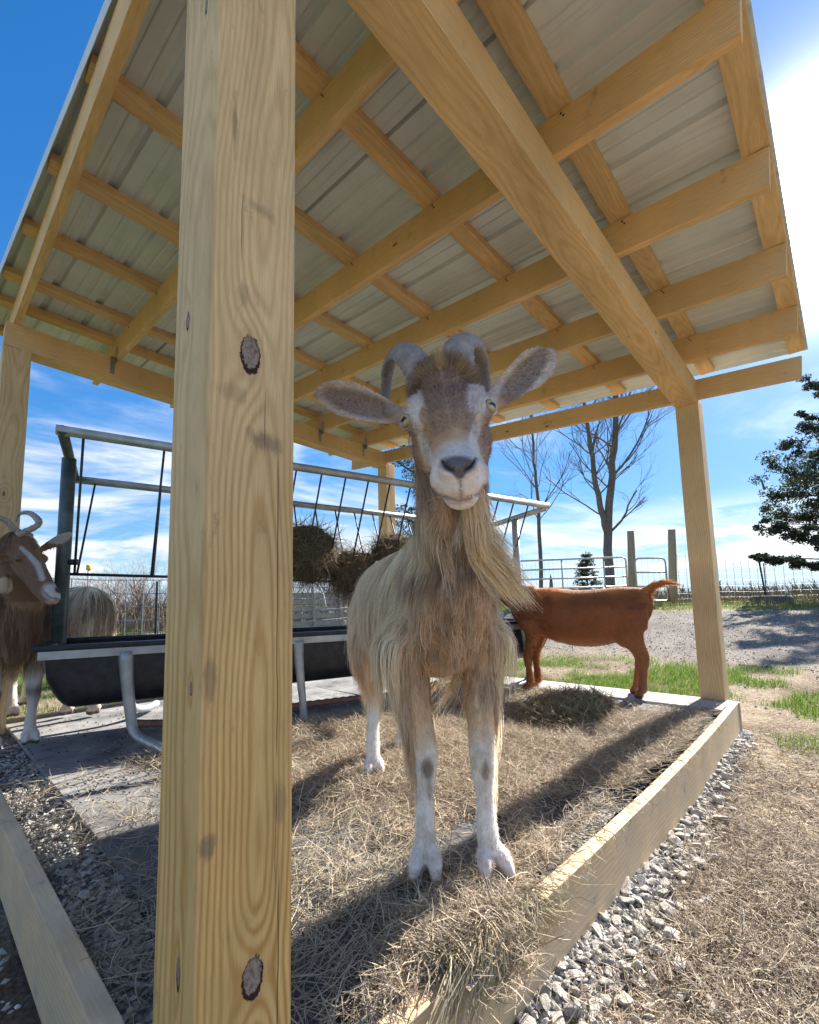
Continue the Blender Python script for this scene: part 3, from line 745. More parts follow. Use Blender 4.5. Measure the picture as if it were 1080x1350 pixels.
hm = np_mesh('hay_bed', np.stack([X, Y, Zb-.014], -1), Q[keep].reshape(-1, 4), True, np.array([.36, .285, .205])*(.6+.7*fbm(np.stack([X, Y, 0*X], -1), 40, 3, 5))[..., None])
MAT['hay_bed'] = attr_mat('hay_mass', .95, 0, 0, 120)
haybed = tag(link('hay_bed', hm, MAT['hay_bed']), 'tan hay bedding spread over the shelter floor under the goats', 'hay', kind='stuff')
def floor_sampler(n):
    pts = []
    tot = 0
    while tot < n:
        m_ = n*3; x = .0+3.25*rng.random(m_)**1.45; y = rng.uniform(-.045, 2.3, m_)
        h = hay_depth(x, y); pr = np.clip(h/.022, 0, 1)+.035*sst(2.6, .2, y)*(x > .02)
        k = rng.random(m_) < pr; q = np.stack([x, y, np.maximum(h-.016, np.where(y < .0, .0, -.016))], -1)[k]; pts.append(q); tot += len(q)
    return np.concatenate(pts)[:n]
hay('hay_strands', 100000, floor_sampler, zlift=.026, lift=.5, parent=haybed)
# drifts at the left inside corner
def corner_sampler(n):
    x = rng.uniform(.0, .75, n); y = rng.uniform(.25, 1.75, n); k = fbm(np.stack([x, y, 0*x], -1), 3.5, 3, 12) > .44
    return np.stack([x, y, np.full(n, -.03)], -1)[k]
hay('hay_strands', 5200, corner_sampler, zlift=.035, parent=haybed, palette=[(.34, .29, .19), (.27, .22, .14), (.42, .36, .24)])
# long coarse strands lying loose near the front
def front_sampler(n): return np.stack([rng.uniform(.12, .8, n), rng.uniform(.01, .6, n), np.full(n, -.01)], -1)
hay('hay_strands', 800, front_sampler, length=(.08, .24), width=(.0005, .0012), zlift=.03, parent=haybed, palette=[(.54, .47, .36), (.44, .40, .29), (.36, .30, .21)], K=5)
# hay hanging over the front board
n = 900; xx = np.where(rng.random(n) < .8, np.maximum(rng.normal(.58, .07, n), .44), rng.uniform(.6, 2.9, n)); K = 6
P_ = np.zeros((n, K, 3)); P_[:, 0] = np.stack([xx, rng.uniform(-.07, -.02, n), rng.uniform(.004, .03, n)], -1)
yb = -.052-.036*np.sin(np.pi*xx/3.37)
L = rng.uniform(.03, .15, n)*np.where(np.abs(xx-.56) < .2, 1., .5)
dirx = rng.normal(0, 1.1, n)
for k in range(1, K):
    u = k/(K-1); P_[:, k] = P_[:, 0]+np.stack([dirx*L*u, -np.abs(P_[:, 0, 1]-yb)*min(1, u*2.2)-.012*min(1, u*2.2)-rng.uniform(0, .02, n)*u, -L*np.maximum(0, u-.30)*1.25+.012*(u > .1)], -1)+rng.normal(0, .006, (n, 3))*[1, .5, 1]*u
Tn = unit(np.gradient(P_, axis=1)); Sd = unit(np.cross(Tn, np.array([0, -1., .3])+rng.normal(0, .4, (n, 1, 3))))
V, Q = ribbons(P_, rng.uniform(.0005, .0012, n)[:, None]*np.array([1, 1, 1, 1, .8, .3]), Sd)
cc = np.array([(.50, .42, .27), (.42, .34, .20), (.57, .50, .35)])[rng.integers(0, 3, n)]*rng.uniform(.7, 1.1, (n, 1))
tag(link('hay_strands', np_mesh('hay_strands', V, Q, True, np.repeat(cc, K*2, 0)), MAT['hay'], haybed), kind='stuff')
def spill(n):
    x = np.clip(rng.normal(.58, .055, n), .46, .75); y = -.012-np.abs(rng.normal(0, .045, n)); return np.stack([x, y, np.where(y < -.075, -.03-rng.random(n)*.05, .002)], -1)
hay('hay_strands', 1300, spill, length=(.04, .12), width=(.0005, .0012), zlift=.035, lift=1.1, curl=1.7, parent=haybed)
# straw over the ground on the right of the frame and on the left
def yard_sampler(n):
    x = -.2+5.2*rng.random(n)**1.9; y = -.14-1.9*rng.random(n)**1.2*(.45+x*.45)
    nz = fbm(np.stack([x, y, 0*x], -1), 2.3, 3, 19); d = np.hypot(x-CX, y-CY)
    k = (rng.random(n) < sst(.25, .5, nz)+.25) & (rng.random(n) < sst(-.12, -.30+.04*x, y)+.30) & (rng.random(n) < sst(4.6, 3.0, d))
    x, y = x[k], y[k]; return np.stack([x, y, ground_z(x, y)-.004], -1)
yl = hay('yard_straw', 135000, yard_sampler, length=(.025, .10), width=(.0007, .0017), zlift=.022, lift=.5, curl=1.3,
    palette=[(.50, .41, .30), (.40, .31, .22), (.60, .51, .39), (.30, .225, .16), (.44, .38, .27)])
tag(yl, 'dry tan straw littering the ground right of the shelter', 'straw')

def yard_near(n):
    x = rng.uniform(.35, 2.0, n); y = -.16-rng.random(n)**1.1*(.5+.35*x); d = np.hypot(x-CX, y-CY); k = rng.random(n) < sst(-.18, -.36+.04*x, y)+.14; x, y = x[k], y[k]
    return np.stack([x, y, ground_z(x, y)-.004], -1)
hay('yard_straw', 60000, yard_near, length=(.02, .085), width=(.0005, .0013), zlift=.03, lift=.6, curl=1.5, parent=yl, palette=[(.50, .41, .30), (.40, .31, .22), (.62, .53, .41), (.28, .21, .15), (.44, .38, .27)])
# hay heap near the brown goat
def heap_sampler(n):
    a = rng.uniform(0, 6.28, n); r = np.sqrt(rng.random(n)); x = 2.42+.36*r*np.cos(a); y = .62+.22*r*np.sin(a)
    return np.stack([x, y, np.maximum(hay_depth(x, y)-.01, 0)], -1)
tag(hay('hay_heap', 6500, heap_sampler, length=(.06, .16), width=(.001, .0022), zlift=.05, lift=1.0, curl=1.5, palette=[(.34, .28, .17), (.42, .35, .22), (.26, .20, .12)]), 'loose grey-tan heap of hay on the floor in front of the brown goat', 'hay heap')

# wads of hay hanging in the rack
def wad(cen, rx, ry, rz, n, label, seed):
    cen = np.array(cen); u = np.linspace(0, math.pi, 26); v = np.linspace(0, 2*math.pi, 45)[:-1]; U, Vv = np.meshgrid(u, v, indexing='ij')
    D_ = np.stack([np.sin(U)*np.cos(Vv), np.sin(U)*np.sin(Vv), np.cos(U)], -1)
    R_ = .72+.5*fbm(D_, 2.4, 4, seed)
    Pn = cen+D_*R_[..., None]*np.array([rx, ry, rz]); I = np.arange(U.size).reshape(U.shape)
    Q = np.stack([I[:-1], np.roll(I, -1, 1)[:-1], np.roll(I, -1, 1)[1:], I[1:]], -1).reshape(-1, 4)
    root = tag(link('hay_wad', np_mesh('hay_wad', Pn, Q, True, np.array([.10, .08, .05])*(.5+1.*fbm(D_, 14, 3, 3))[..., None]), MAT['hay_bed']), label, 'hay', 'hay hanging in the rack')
    D2 = unit(rng.normal(0, 1, (n, 3))); R2 = .72+.5*fbm(D2, 2.4, 4, seed); base = cen+D2*(R2*rng.uniform(.82, 1.03, n))[:, None]*np.array([rx, ry, rz])
    K = 5; d = unit(np.cross(D2, rng.normal(0, 1, (n, 3)))+.35*D2+np.array([0, 0, -.35])); P_ = np.zeros((n, K, 3)); P_[:, 0] = base; cv = rng.normal(0, .3, (n, 3)); st = rng.uniform(.010, .060, n)[:, None]*(rng.random(n)**1.5)[:, None]+.01
    for k in range(1, K): d = unit(d+cv+[0, 0, -.08]); P_[:, k] = P_[:, k-1]+d*st
    Sd = unit(np.cross(unit(np.gradient(P_, axis=1)), rng.normal(0, 1, (n, 1, 3))))
    Vr, Qr = ribbons(P_, rng.uniform(.0008, .0018, n)[:, None]*np.array([.6, 1, 1, .8, .3]), Sd)
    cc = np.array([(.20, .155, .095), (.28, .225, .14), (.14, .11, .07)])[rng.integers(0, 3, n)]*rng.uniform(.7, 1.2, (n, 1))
    tag(link('hay_strands', np_mesh('hay_strands', Vr, Qr, True, np.repeat(cc, K*2, 0)), MAT['hay'], root), kind='stuff')
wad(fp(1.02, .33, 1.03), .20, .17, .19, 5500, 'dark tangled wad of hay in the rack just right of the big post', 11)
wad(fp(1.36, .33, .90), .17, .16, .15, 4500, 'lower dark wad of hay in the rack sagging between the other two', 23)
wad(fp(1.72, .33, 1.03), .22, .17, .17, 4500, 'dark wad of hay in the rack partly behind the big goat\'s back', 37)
# droppings on the mats
V = []; n = 260
px_ = np.concatenate([rng.uniform(.15, 1.1, 150), rng.normal(.30, .12, 110)]); py_ = np.concatenate([rng.uniform(1.8, 3.1, 150), rng.normal(1.55, .1, 110)])
for x, y in zip(px_, py_): V.append((x, y, -.011))
MAT['dropping'] = simple('droppings', (.035, .028, .022), .8)
me = chips('goat_droppings', np.array(V), np.full(n, .013), None); me.data.materials.clear(); me.data.materials.append(MAT['dropping'])
tag(me, 'dark goat droppings scattered on the rubber mats', 'droppings', kind='stuff')
# ------------------------------------------------------------------ grass, field plants
MAT['leaf'] = attr_mat('green_leaves', .6, .35)
MAT['twig'] = attr_mat('bare_twigs', .85)
def blades(name, pts, hgt, wdt, pal, parent=None, K=4, bend=.5, label=None, cat=None, mat='leaf'):
    n = len(pts); a = rng.uniform(0, 6.28, n); L = rng.uniform(*hgt, n); lean = rng.uniform(.05, bend, n)
    P_ = np.zeros((n, K, 3))
    for k in range(K):
        u = k/(K-1); P_[:, k] = pts+np.stack([np.cos(a)*lean*L*u*u*1.2, np.sin(a)*lean*L*u*u*1.2, L*u*(1-.35*lean*u)], -1)
    b2 = rng.uniform(0, 6.28, n); Sd = np.broadcast_to(np.stack([np.cos(b2), np.sin(b2), 0*b2], -1)[:, None], P_.shape)
    W = rng.uniform(*wdt, n)[:, None]*np.linspace(1, .15, K)
    V, Q = ribbons(P_, W, Sd); pal = np.array(pal); cc = pal[rng.integers(0, len(pal), n)]*rng.uniform(.75, 1.2, (n, 1))
    o = link(name, np_mesh(name, V, Q, True, np.repeat(cc, K*2, 0)), MAT[mat], parent); tag(o, label, cat, kind='stuff'); return o
def scatter(n, d0, d1, a0, a1, pw=1.):
    d = d0+(d1-d0)*rng.random(n)**pw; az = rng.uniform(a0, a1, n); x = CX+d*np.cos(az); y = CY+d*np.sin(az); return x, y
x, y = scatter(90000, 3.3, 7.2, -.25, .72); k = (rng.random(len(x)) < grass_mask(x, y)) & ~((x > -.1) & (x < 3.42) & (y > -.1) & (y < 3.3)); x, y = x[k], y[k]
blades('grass', np.stack([x, y, ground_z(x, y)-.004], -1), (.02, .07), (.0015, .0032), [(.13, .24, .03), (.17, .28, .04), (.10, .18, .025), (.24, .27, .07)], label='fresh green grass tufts on the bare ground beyond the far corner of the frame', cat='grass')
x, y = scatter(70000, 3.6, 10.5, .80, 1.75); k = (rng.random(len(x)) < grass_mask(x, y)) & ~((x > -.1) & (x < 3.42) & (y > -.1) & (y < 3.33)); x, y = x[k], y[k]
blades('grass', np.stack([x, y, ground_z(x, y)-.004], -1), (.03, .09), (.002, .0045), [(.12, .20, .03), (.18, .24, .05), (.24, .25, .09), (.10, .15, .03)], label='rough green grass beyond the trough on the left', cat='grass')
x, y = scatter(30000, 11.0, 20, -.3, .8); k = rng.random(len(x)) < grass_mask(x, y); x, y = x[k], y[k]
blades('grass', np.stack([x, y, ground_z(x, y)-.004], -1), (.05, .16), (.004, .009), [(.14, .20, .04), (.22, .24, .08), (.27, .24, .12)], label='green and straw-coloured grass along the far fence on the right', cat='grass')
x, y = scatter(9000, 5.6, 11.4, -.3, .72); k = fbm(np.stack([x, y, 0*x], -1), 1.1, 3, 88) > .60; x, y = x[k], y[k]
blades('grass', np.stack([x, y, ground_z(x, y)-.004], -1), (.02, .06), (.002, .005), [(.15, .22, .04), (.25, .24, .10), (.20, .17, .08)], label='thin weeds growing through the gravel and dirt beyond the shelter', cat='weeds')
# stones and clods on the far gravel
x, y = scatter(12000, 4.2, 11.6, -.3, .72); k = rng.random(len(x)) < gravel_mask(x, y)*.7+.14; x, y = x[k], y[k]
o = chips('gravel_clods', np.stack([x, y, ground_z(x, y)+.004], -1), rng.uniform(.012, .036, len(x)), ground)
# weeds and dry brush behind the fences
x, y = scatter(12000, 13.2, 21, -.35, .62); hgt = .25+.5*fbm(np.stack([x, y, 0*x], -1), .5, 3, 3)
blades('dry_brush', np.stack([x, y, ground_z(x, y)], -1), (.2, .70), (.003, .0065), [(.22, .17, .11), (.30, .25, .17), (.16, .12, .09)], K=4, bend=.8, label='low dry brush and weeds behind the wire fence on the right', cat='brush', mat='twig')
x, y = scatter(5200, 8.5, 13, .85, 1.6)
blades('dry_brush', np.stack([x, y, ground_z(x, y)], -1), (.4, 1.25), (.003, .007), [(.22, .16, .12), (.30, .22, .17), (.17, .13, .12)], K=5, bend=.9, label='leafless thicket of brambles beyond the fence on the left', cat='brush', mat='twig')
# far hedge line / woods
x, y = scatter(5000, 60, 110, -.6, 2.3); 
blades('far_hedgerow', np.stack([x, y, ground_z(x, y)-.3], -1), (.8, 2.2), (.08, .25), [(.10, .10, .075), (.15, .13, .10), (.09, .11, .06)], K=3, bend=.5, label='thin dark hedgerow on the horizon', cat='hedgerow', mat='twig')

# ------------------------------------------------------------------ trees
def bark(name, c): return simple(name, c, .9, 0, .35, 14, .6)
MAT['bark_grey'] = bark('grey_bark', (.15, .13, .115)); MAT['bark_dark'] = bark('dark_bark', (.11, .095, .085))
def grow(soup_t, soup_c, P0, d0, L, r, depth, rnd, twist=.16, up=.12, child=(3, 5), spread=.75):
    n = 7; pts = [np.array(P0, float)]; d = unit(np.array(d0, float))
    for i in range(n-1):
        d = unit(d+np.array([rnd.gauss(0, twist), rnd.gauss(0, twist), rnd.gauss(0, twist*.6)+up*.3])); pts.append(pts[-1]+d*L/(n-1))
    r1 = r*(.45 if depth > 0 else .25); rad = np.linspace(r, r1, n)
    (soup_t if depth >= 3 else soup_c).tube(pts, rad, 9 if depth >= 4 else (6 if depth == 3 else (4 if depth == 2 else 3)), caps=False)
    if depth == 0: return
    for k in range(rnd.randint(*child)+(1 if depth <= 2 else 0)):
        u = rnd.uniform(.28, .98); i = min(int(u*(n-1)), n-2); p = pts[i]+(pts[i+1]-pts[i])*(u*(n-1)-i)
        a = rnd.uniform(0, 6.28); dd = unit(pts[i+1]-pts[i]); s1 = unit(np.cross(dd, [0.3, .2, 1])); s2 = np.cross(dd, s1)
        nd = unit(dd+spread*rnd.uniform(.6, 1.2)*(math.cos(a)*s1+math.sin(a)*s2)+np.array([0, 0, up]))
        grow(soup_t, soup_c, p, nd, L*rnd.uniform(.45, .7), np.interp(u, [0, 1], [r, r1])*rnd.uniform(.45, .65), depth-1, rnd, twist*1.1, up, child, spread)
def bare_tree(label, stems, seed, child=(3, 5)):
    """stems: list of (list of points, r0, r1)"""
    rnd = random.Random(seed); tr_, cr = Soup(), Soup()
    root = tag(empty('bare_tree', stems[0][0][0]), label, 'tree', 'leafless trees beyond the gate')
    for pts, r0, r1 in stems:
        P_ = smooth_path(pts, 22); P_ += np.array([[rnd.gauss(0, .012), rnd.gauss(0, .012), 0] for _ in range(22)])*2
        rad = np.linspace(r0, r1, 22); tr_.tube(P_, rad, 9)
        Ls = np.linalg.norm(P_[-1]-P_[0])
        for k in range(30):
            u = rnd.uniform(.22, 1.); i = min(int(u*21), 20); p = P_[i]; a = rnd.uniform(0, 6.28)
            nd = unit(np.array([math.cos(a), math.sin(a), rnd.uniform(.6, 1.4)]))
            grow(tr_, cr, p, nd, Ls*rnd.uniform(.16, .30)*(1.15-.5*u), rad[i]*rnd.uniform(.22, .36), 3, rnd, .15, .16, child, .62)
    tr_.build('trunk', MAT['bark_grey'], root); cr.build('crown', MAT['bark_dark'], root)
    return root
def gat(px, py, d):
    q = at(px, py, d); q[2] = ground_z(q[0], q[1])-.05; return q
g0 = gat(802, 775, 16.5); dp = 16.5
bare_tree('tall leafless tree with a forked double trunk behind the white gate', [([g0, at(801, 700, dp), at(808, 620, dp), at(812, 540, dp), at(812, 430, dp), at(818, 330, dp)], .17, .04),
   ([at(801, 702, dp), at(788, 650, dp), at(778, 580, dp), at(768, 500, dp), at(758, 410, dp)], .12, .03)], 5, (3, 5))
g1_ = gat(714, 775, 18)
bare_tree('slimmer leafless tree with many fine branches left of the forked tree', [([g1_, at(711, 700, 18), at(708, 640, 18), at(703, 590, 18), at(700, 520, 18), at(690, 430, 18)], .085, .022)], 9, (3, 5))
st = Soup(); sp = gat(727, 785, 17); st.tube([sp, sp+[0.02, 0, .5], sp+[.05, 0, .9], sp+[.04, 0, 1.15]], [.11, .09, .06, .01], 8); tag(st.build('tree_stump', MAT['bark_grey']), 'short pointed dead snag between the slim tree and the small evergreen', 'stump')

def leaves(centres, radii, n, size, pal, rnd_seed=0, flat=.6):
    """many leaf-sized quads clustered in clumps"""
    r = np.random.default_rng(rnd_seed); C_ = np.array(centres); k = r.integers(0, len(C_), n)
    R_ = np.array(radii)[k]; if_ = unit(r.normal(0, 1, (n, 3)))*(r.random(n)**.45)[:, None]
    P0 = C_[k]+if_*R_[:, None]*np.array([1, 1, flat]); az = unit(r.normal(0, 1, (n, 3))); b_ = unit(np.cross(az, r.normal(0, 1, (n, 3)))); s = r.uniform(.6, 1.3, n)[:, None]*size
    V = np.stack([P0-az*s, P0+b_*s*.42, P0+az*s, P0-b_*s*.42], 1).reshape(-1, 3); Q = np.arange(n*4).reshape(n, 4)
    pal = np.array(pal); cl_ = r.random(len(C_)); cc = pal[r.integers(0, len(pal), n)]*(r.uniform(.7, 1.2, n)*(.7+.6*cl_[k]))[:, None]
    return V, Q, np.repeat(cc, 4, 0)
def leafy_tree(name, label, base, top, limbs, n, size, pal, seed, tr=.16, clump=.28, group=None, extra=()):
    rnd = random.Random(seed); root = tag(empty(name, base), label, 'tree', group); s = Soup(); P_ = smooth_path([base, base*.5+top*.5+np.array([.1, .05, 0]), top], 12)
    s.tube(P_, np.linspace(tr, tr*.3, 12), 9); cs = []; rs = []
    for (u, vec, L) in limbs:
        i = min(int(u*11), 10); p = P_[i]; d = unit(np.array(vec, float)); pts = [p]
        for k in range(6): d = unit(d+np.array([rnd.gauss(0, .12), rnd.gauss(0, .12), rnd.gauss(0, .08)])); pts.append(pts[-1]+d*L/6)
        s.tube(pts, np.linspace(tr*.35, .012, 7), 5)
        for k in range(2, 7):
            for q in range(4):
                off = np.array([rnd.gauss(0, 1), rnd.gauss(0, 1), rnd.gauss(0, .8)])*clump*.9; c = pts[k]+off; cs.append(c); rs.append(clump*rnd.uniform(.45, 1.)); s.tube([pts[k], pts[k]*.5+c*.5+[0, 0, .03], c], [.012, .008, .004], 3, caps=False)
    for c, rad_, a_ in extra:
        cs.append(c); rs.append(rad_)
        if a_ is not None: s.tube([a_, a_*.5+c*.5+np.array([0, 0, .1]), c], [.03, .018, .006], 4, caps=False)
    s.build('trunk', MAT['bark_dark'], root)
    V, Q, cc = leaves(cs, rs, n, size, pal, seed)
    link('crown', np_mesh('crown', V, Q, False, cc), MAT['leaf'], root); return root
rnd = random.Random(4); rb = gat(1215, 800, 11.5); rt = at(1200, 470, 11.5); lim = []
for k in range(40):
    u = rnd.uniform(.35, 1.); a = rnd.uniform(0, 6.28); lim.append((u, (math.cos(a), math.sin(a), rnd.uniform(.0, .45)), rnd.uniform(1.0, 2.2)))
ext = []
# left side of the crown, bough by bough: (tip x, tip y, thickness)
for (tx, ty, th_) in [(1062, 505, .28), (1050, 545, .2), (1058, 565, .34), (1030, 590, .36), (1012, 618, .40), (1002, 645, .42), (1006, 672, .40), (998, 690, .30), (1030, 700, .30), (1040, 640, .45), (1055, 610, .45)]:
    dpt = 11.5+rnd.uniform(-.9, .9); tip = at(tx+6, ty, dpt); rootp = at(1200, ty+12, 11.5+rnd.uniform(-.3, .3))
    for j in range(11):
        f = j/10.; c = tip*(1-f)+rootp*f+np.array([0, 0, -.25*math.sin(f*3.14)*(ty < 730)])
        for q_ in range(3 if th_ > .2 else 2):
            cc_ = c+np.array([rnd.gauss(0, .35), rnd.gauss(0, .35), rnd.gauss(0, .55)])*th_*(.6+.8*f); ext.append((cc_, th_*rnd.uniform(.35, .75), c if q_ else rootp))
tip = at(992, 735, 11.2); rootp = at(1190, 752, 11.4)
for j in range(70):
    f = j/69.; c = tip*(1-f)+rootp*f+np.array([0, 0, -.06*math.sin(f*3.14)]); ext.append((c+np.array([rnd.gauss(0, .1), rnd.gauss(0, .1), rnd.gauss(0, .05)]), rnd.uniform(.06, .17), None if j else rootp))
leafy_tree('evergreen_tree', 'dense dark small-leaved evergreen tree overhanging the wire fence at the right edge', rb, rt, lim, 170000, .038, [(.035, .055, .03), (.06, .085, .04), (.05, .05, .045), (.09, .11, .05)], 3, .2, .36, 'evergreen trees around the pen', ext)
# low horizontal bough
b2 = gat(560, 790, 15); t2 = at(548, 560, 15); lim = []
for k in range(26):
    u = rnd.uniform(.35, 1.); a = rnd.uniform(0, 6.28); lim.append((u, (math.cos(a), math.sin(a), rnd.uniform(.1, .7)), rnd.uniform(.7, 1.5)))
leafy_tree('evergreen_tree', 'leafy dark tree half hidden behind the far post and the big goat\'s neck', b2, t2, lim, 14000, .04, [(.045, .075, .03), (.08, .11, .04), (.07, .05, .05)], 8, .14, .26, 'evergreen trees around the pen')
b3 = gat(776, 785, 19); t3 = b3+np.array([0, 0, 2.15]); lim = []
for k in range(60):
    u = rnd.uniform(.08, 1.); a = rnd.uniform(0, 6.28); lim.append((u, (math.cos(a), math.sin(a), .12), (1.0-.85*u)*.85))
leafy_tree('small_evergreen', 'small cone-shaped evergreen beyond the gate left of the forked tree', b3, t3, lim, 9000, .03, [(.06, .09, .05), (.04, .065, .04), (.09, .12, .07)], 12, .05, .07, 'evergreen trees around the pen')
# bush behind the left side
for (px, py, d, sd, lb) in [(185, 800, 9.5, 31, 'pale leafless shrub beyond the wire fence left of the big post'), (150, 800, 12, 37, 'small twiggy shrub farther off behind the striped goat rump'), (455, 800, 11, 33, 'leafless shrub under the hay wads beyond the fence')]:
    r2 = random.Random(sd); s1, s2 = Soup(), Soup(); g = gat(px, py, d); root = tag(empty('bare_shrub', g), lb, 'shrub', 'leafless shrubs beyond the fence')
    for k in range(9):
        a = r2.uniform(0, 6.28); grow(s1, s2, g, (math.cos(a)*.5, math.sin(a)*.5, 1), r2.uniform(.8, 1.3), .018, 2, r2, .2, .05, (4, 6), .7)
    s2.build('crown', simple('reddish_twigs', (.26, .19, .16), .9), root)

# ------------------------------------------------------------------ fences, gates
MAT['fpost'] = wood('round_fence_post', light=(.42, .34, .19), dark=(.28, .20, .10), grey=.3, knots=False)
MAT['wire'] = simple('galvanised_wire', (.20, .22, .24), .5, .2); MAT['tpost'] = simple('dark_steel_post', (.03, .035, .035), .6, .3)
def fence(label, pts, ztop, zbot, posts, nh=9, step=.16, wr=.0042):
    """woven wire along the ground points pts (2-D); posts: list of (fraction, kind)"""
    pts = np.array(pts, float); seg = np.linalg.norm(np.diff(pts, axis=0), axis=1); cum = np.concatenate([[0], np.cumsum(seg)]); Lt = cum[-1]
    def pos(s_): return np.array([np.interp(s_, cum, pts[:, 0]), np.interp(s_, cum, pts[:, 1])])
    p0 = pos(0); root = tag(empty('wire_fence', (p0[0], p0[1], float(ground_z(*p0)))), label, 'fence', 'wire fences round the pen')
    n = max(8, int(Lt/.5)); ss = np.linspace(0, Lt, n); P2 = np.array([pos(s_) for s_ in ss]); G = ground_z(P2[:, 0], P2[:, 1])
    sag = .02*np.sin(ss*2.1)
    for k in range(nh):
        h = zbot+(ztop-zbot)*(k/(nh-1))**1.15; s = Soup(); s.tube(np.column_stack([P2, G+h+sag*(k/(nh-1))]), wr, 4, caps=False); s.build('line_wire', MAT['wire'], root)
    s = Soup()
    for s_ in np.arange(0, Lt, step):
        q = pos(s_); g = float(ground_z(*q)); j = .02*math.sin(s_*7); s.tube([(q[0], q[1], g+zbot), (q[0]+j*.4, q[1]+j*.4, g+ztop+.02*math.sin(s_*2.1))], wr, 4, caps=False)
    so_ = s.build('stay_wire', MAT['wire'], root); so_['kind'] = 'stuff'
    for f, kind in posts:
        q = pos(f*Lt); g = float(ground_z(*q)); s = Soup()
        if kind == 'wood': s.tube([(q[0], q[1], g-.1), (q[0], q[1], g+1.45)], .07, 12); s.build('fence_post', MAT['fpost'], root)
        else:
            lx, ly = (.0, .0) if kind == 'steel' else (-.0, .10)
            s.tube([(q[0], q[1], g-.1), (q[0]+lx, q[1]+ly, g+1.05)], .013, 4); s.build('steel_post', MAT['tpost'], root)
    return root
pa = at(888, 800, 12.0)[:2]; pb = at(1010, 800, 12.2)[:2]; pc = at(1090, 800, 12.0)[:2]; pd = at(1250, 800, 11.)[:2]
fence('woven wire fence with thin dark posts right of the wooden gate posts', [pa, pb, pc, pd], 1.32, .05, [(.42, 'steel'), (.75, 'steel')], 9, .22, .0040)
la = at(-160, 900, 4.2)[:2]; lb_ = at(60, 890, 4.6)[:2]; lc = at(215, 890, 5.0)[:2]; ld = at(420, 830, 6.0)[:2]; le = at(560, 815, 8.2)[:2]
fence('woven wire fence behind the feeder and the striped goat', [la, lb_, lc, ld, le], 1.08, .04, [(.02, 'steel'), (.33, 'steel'), (.49, 'steel'), (.72, 'steel'), (1., 'steel')])
# leaning dark post, its own thing
lp = gat(1012, 795, 11.3); lt = at(1000, 735, 11.4); s = Soup(); s.tube([lp, lt], .022, 6); tag(s.build('leaning_post', MAT['tpost']), 'dark steel post leaning left beside the round planter', 'post')
# wooden gate posts
for (px, py0, py1, d, lb) in [(888, 800, 698, 12.0, 'round wooden gate post nearest the far right shelter post'), (834, 790, 700, 12.4, 'round wooden post between the two tube gates')]:
    q = gat(px, py0, d); tp = at(px-2, py1, d); s = Soup(); s.tube([q, (q*2+tp)/3, tp], [.105, .10, .095], 14); tag(s.build('gate_post', MAT['fpost']), lb, 'post', 'wooden gate posts')
def gate(label, A, B, z0, z1, bars, brace):
    A = np.array(A, float); B = np.array(B, float); root = tag(empty('tube_gate', A), label, 'gate', 'silver tube gates'); r = .026
    up = np.array([0, 0, 1.]); gx_ = unit(B-A); rc = .10
    loop = [A+up*z0, A+up*(z1-rc), A+up*(z1-.03)+gx_*.03, A+up*z1+gx_*rc, B+up*z1-gx_*rc, B+up*(z1-.03)-gx_*.03, B+up*(z1-rc), B+up*z0]
    pipe('gate_frame', loop, r, MAT['tube_white'], root, 8); pipe('gate_bar', [A+up*z0, B+up*z0], r, MAT['tube_white'], root, 8)
    for k in range(bars):
        z = z0+(z1-z0)*(k+1)/(bars+1); pipe('gate_bar', [A+up*z, B+up*z], r*.85, MAT['tube_white'], root, 8)
    for f in brace: pipe('gate_brace', [A+(B-A)*f+up*z0, A+(B-A)*f+up*z1], r*.85, MAT['tube_white'], root, 8)
    ns = Soup()
    for f in np.linspace(.03, .97, int(np.linalg.norm(B-A)/.12)): ns.tube([A+(B-A)*f+up*z0, A+(B-A)*f+up*z1], .0025, 3, caps=False)
    ns.build('gate_mesh', MAT['wire'], root)
    return root
def bz(px, py, d): return at(px, py, d)
ga = gat(841, 793, 12.2); gb = gat(882, 798, 12.0)
gate('short silver mesh gate hung between the two wooden posts', ga, gb, .18, 1.30, 2, [])
ga = gat(640, 790, 13.2); gb = gat(829, 790, 12.5)
gate('long silver tube gate beyond the brown goat', ga, gb, .30, 1.36, 3, [.56, .85])
# ring planter
q = at(1018, 803, 11.); q[2] = ground_z(q[0], q[1]); V = []; F = []; prof = [(.20, .0), (.31, .0), (.325, .05), (.32, .14), (.29, .185), (.26, .19), (.235, .16), (.23, .05)]
for i in range(40):
    a = 2*math.pi*i/40
    for r_, z_ in prof: V.append((q[0]+1.33*r_*math.cos(a), q[1]+1.33*r_*math.sin(a), q[2]+1.2*z_-.01))
for i in range(40):
    for j in range(8): F.append((i*8+j, ((i+1) % 40)*8+j, ((i+1) % 40)*8+(j+1) % 8, i*8+(j+1) % 8))
s = Soup(); s.add(V, F); tag(s.build('round_planter', MAT['tyre']), 'low dark round tyre planter lying by the fence on the right', 'planter')
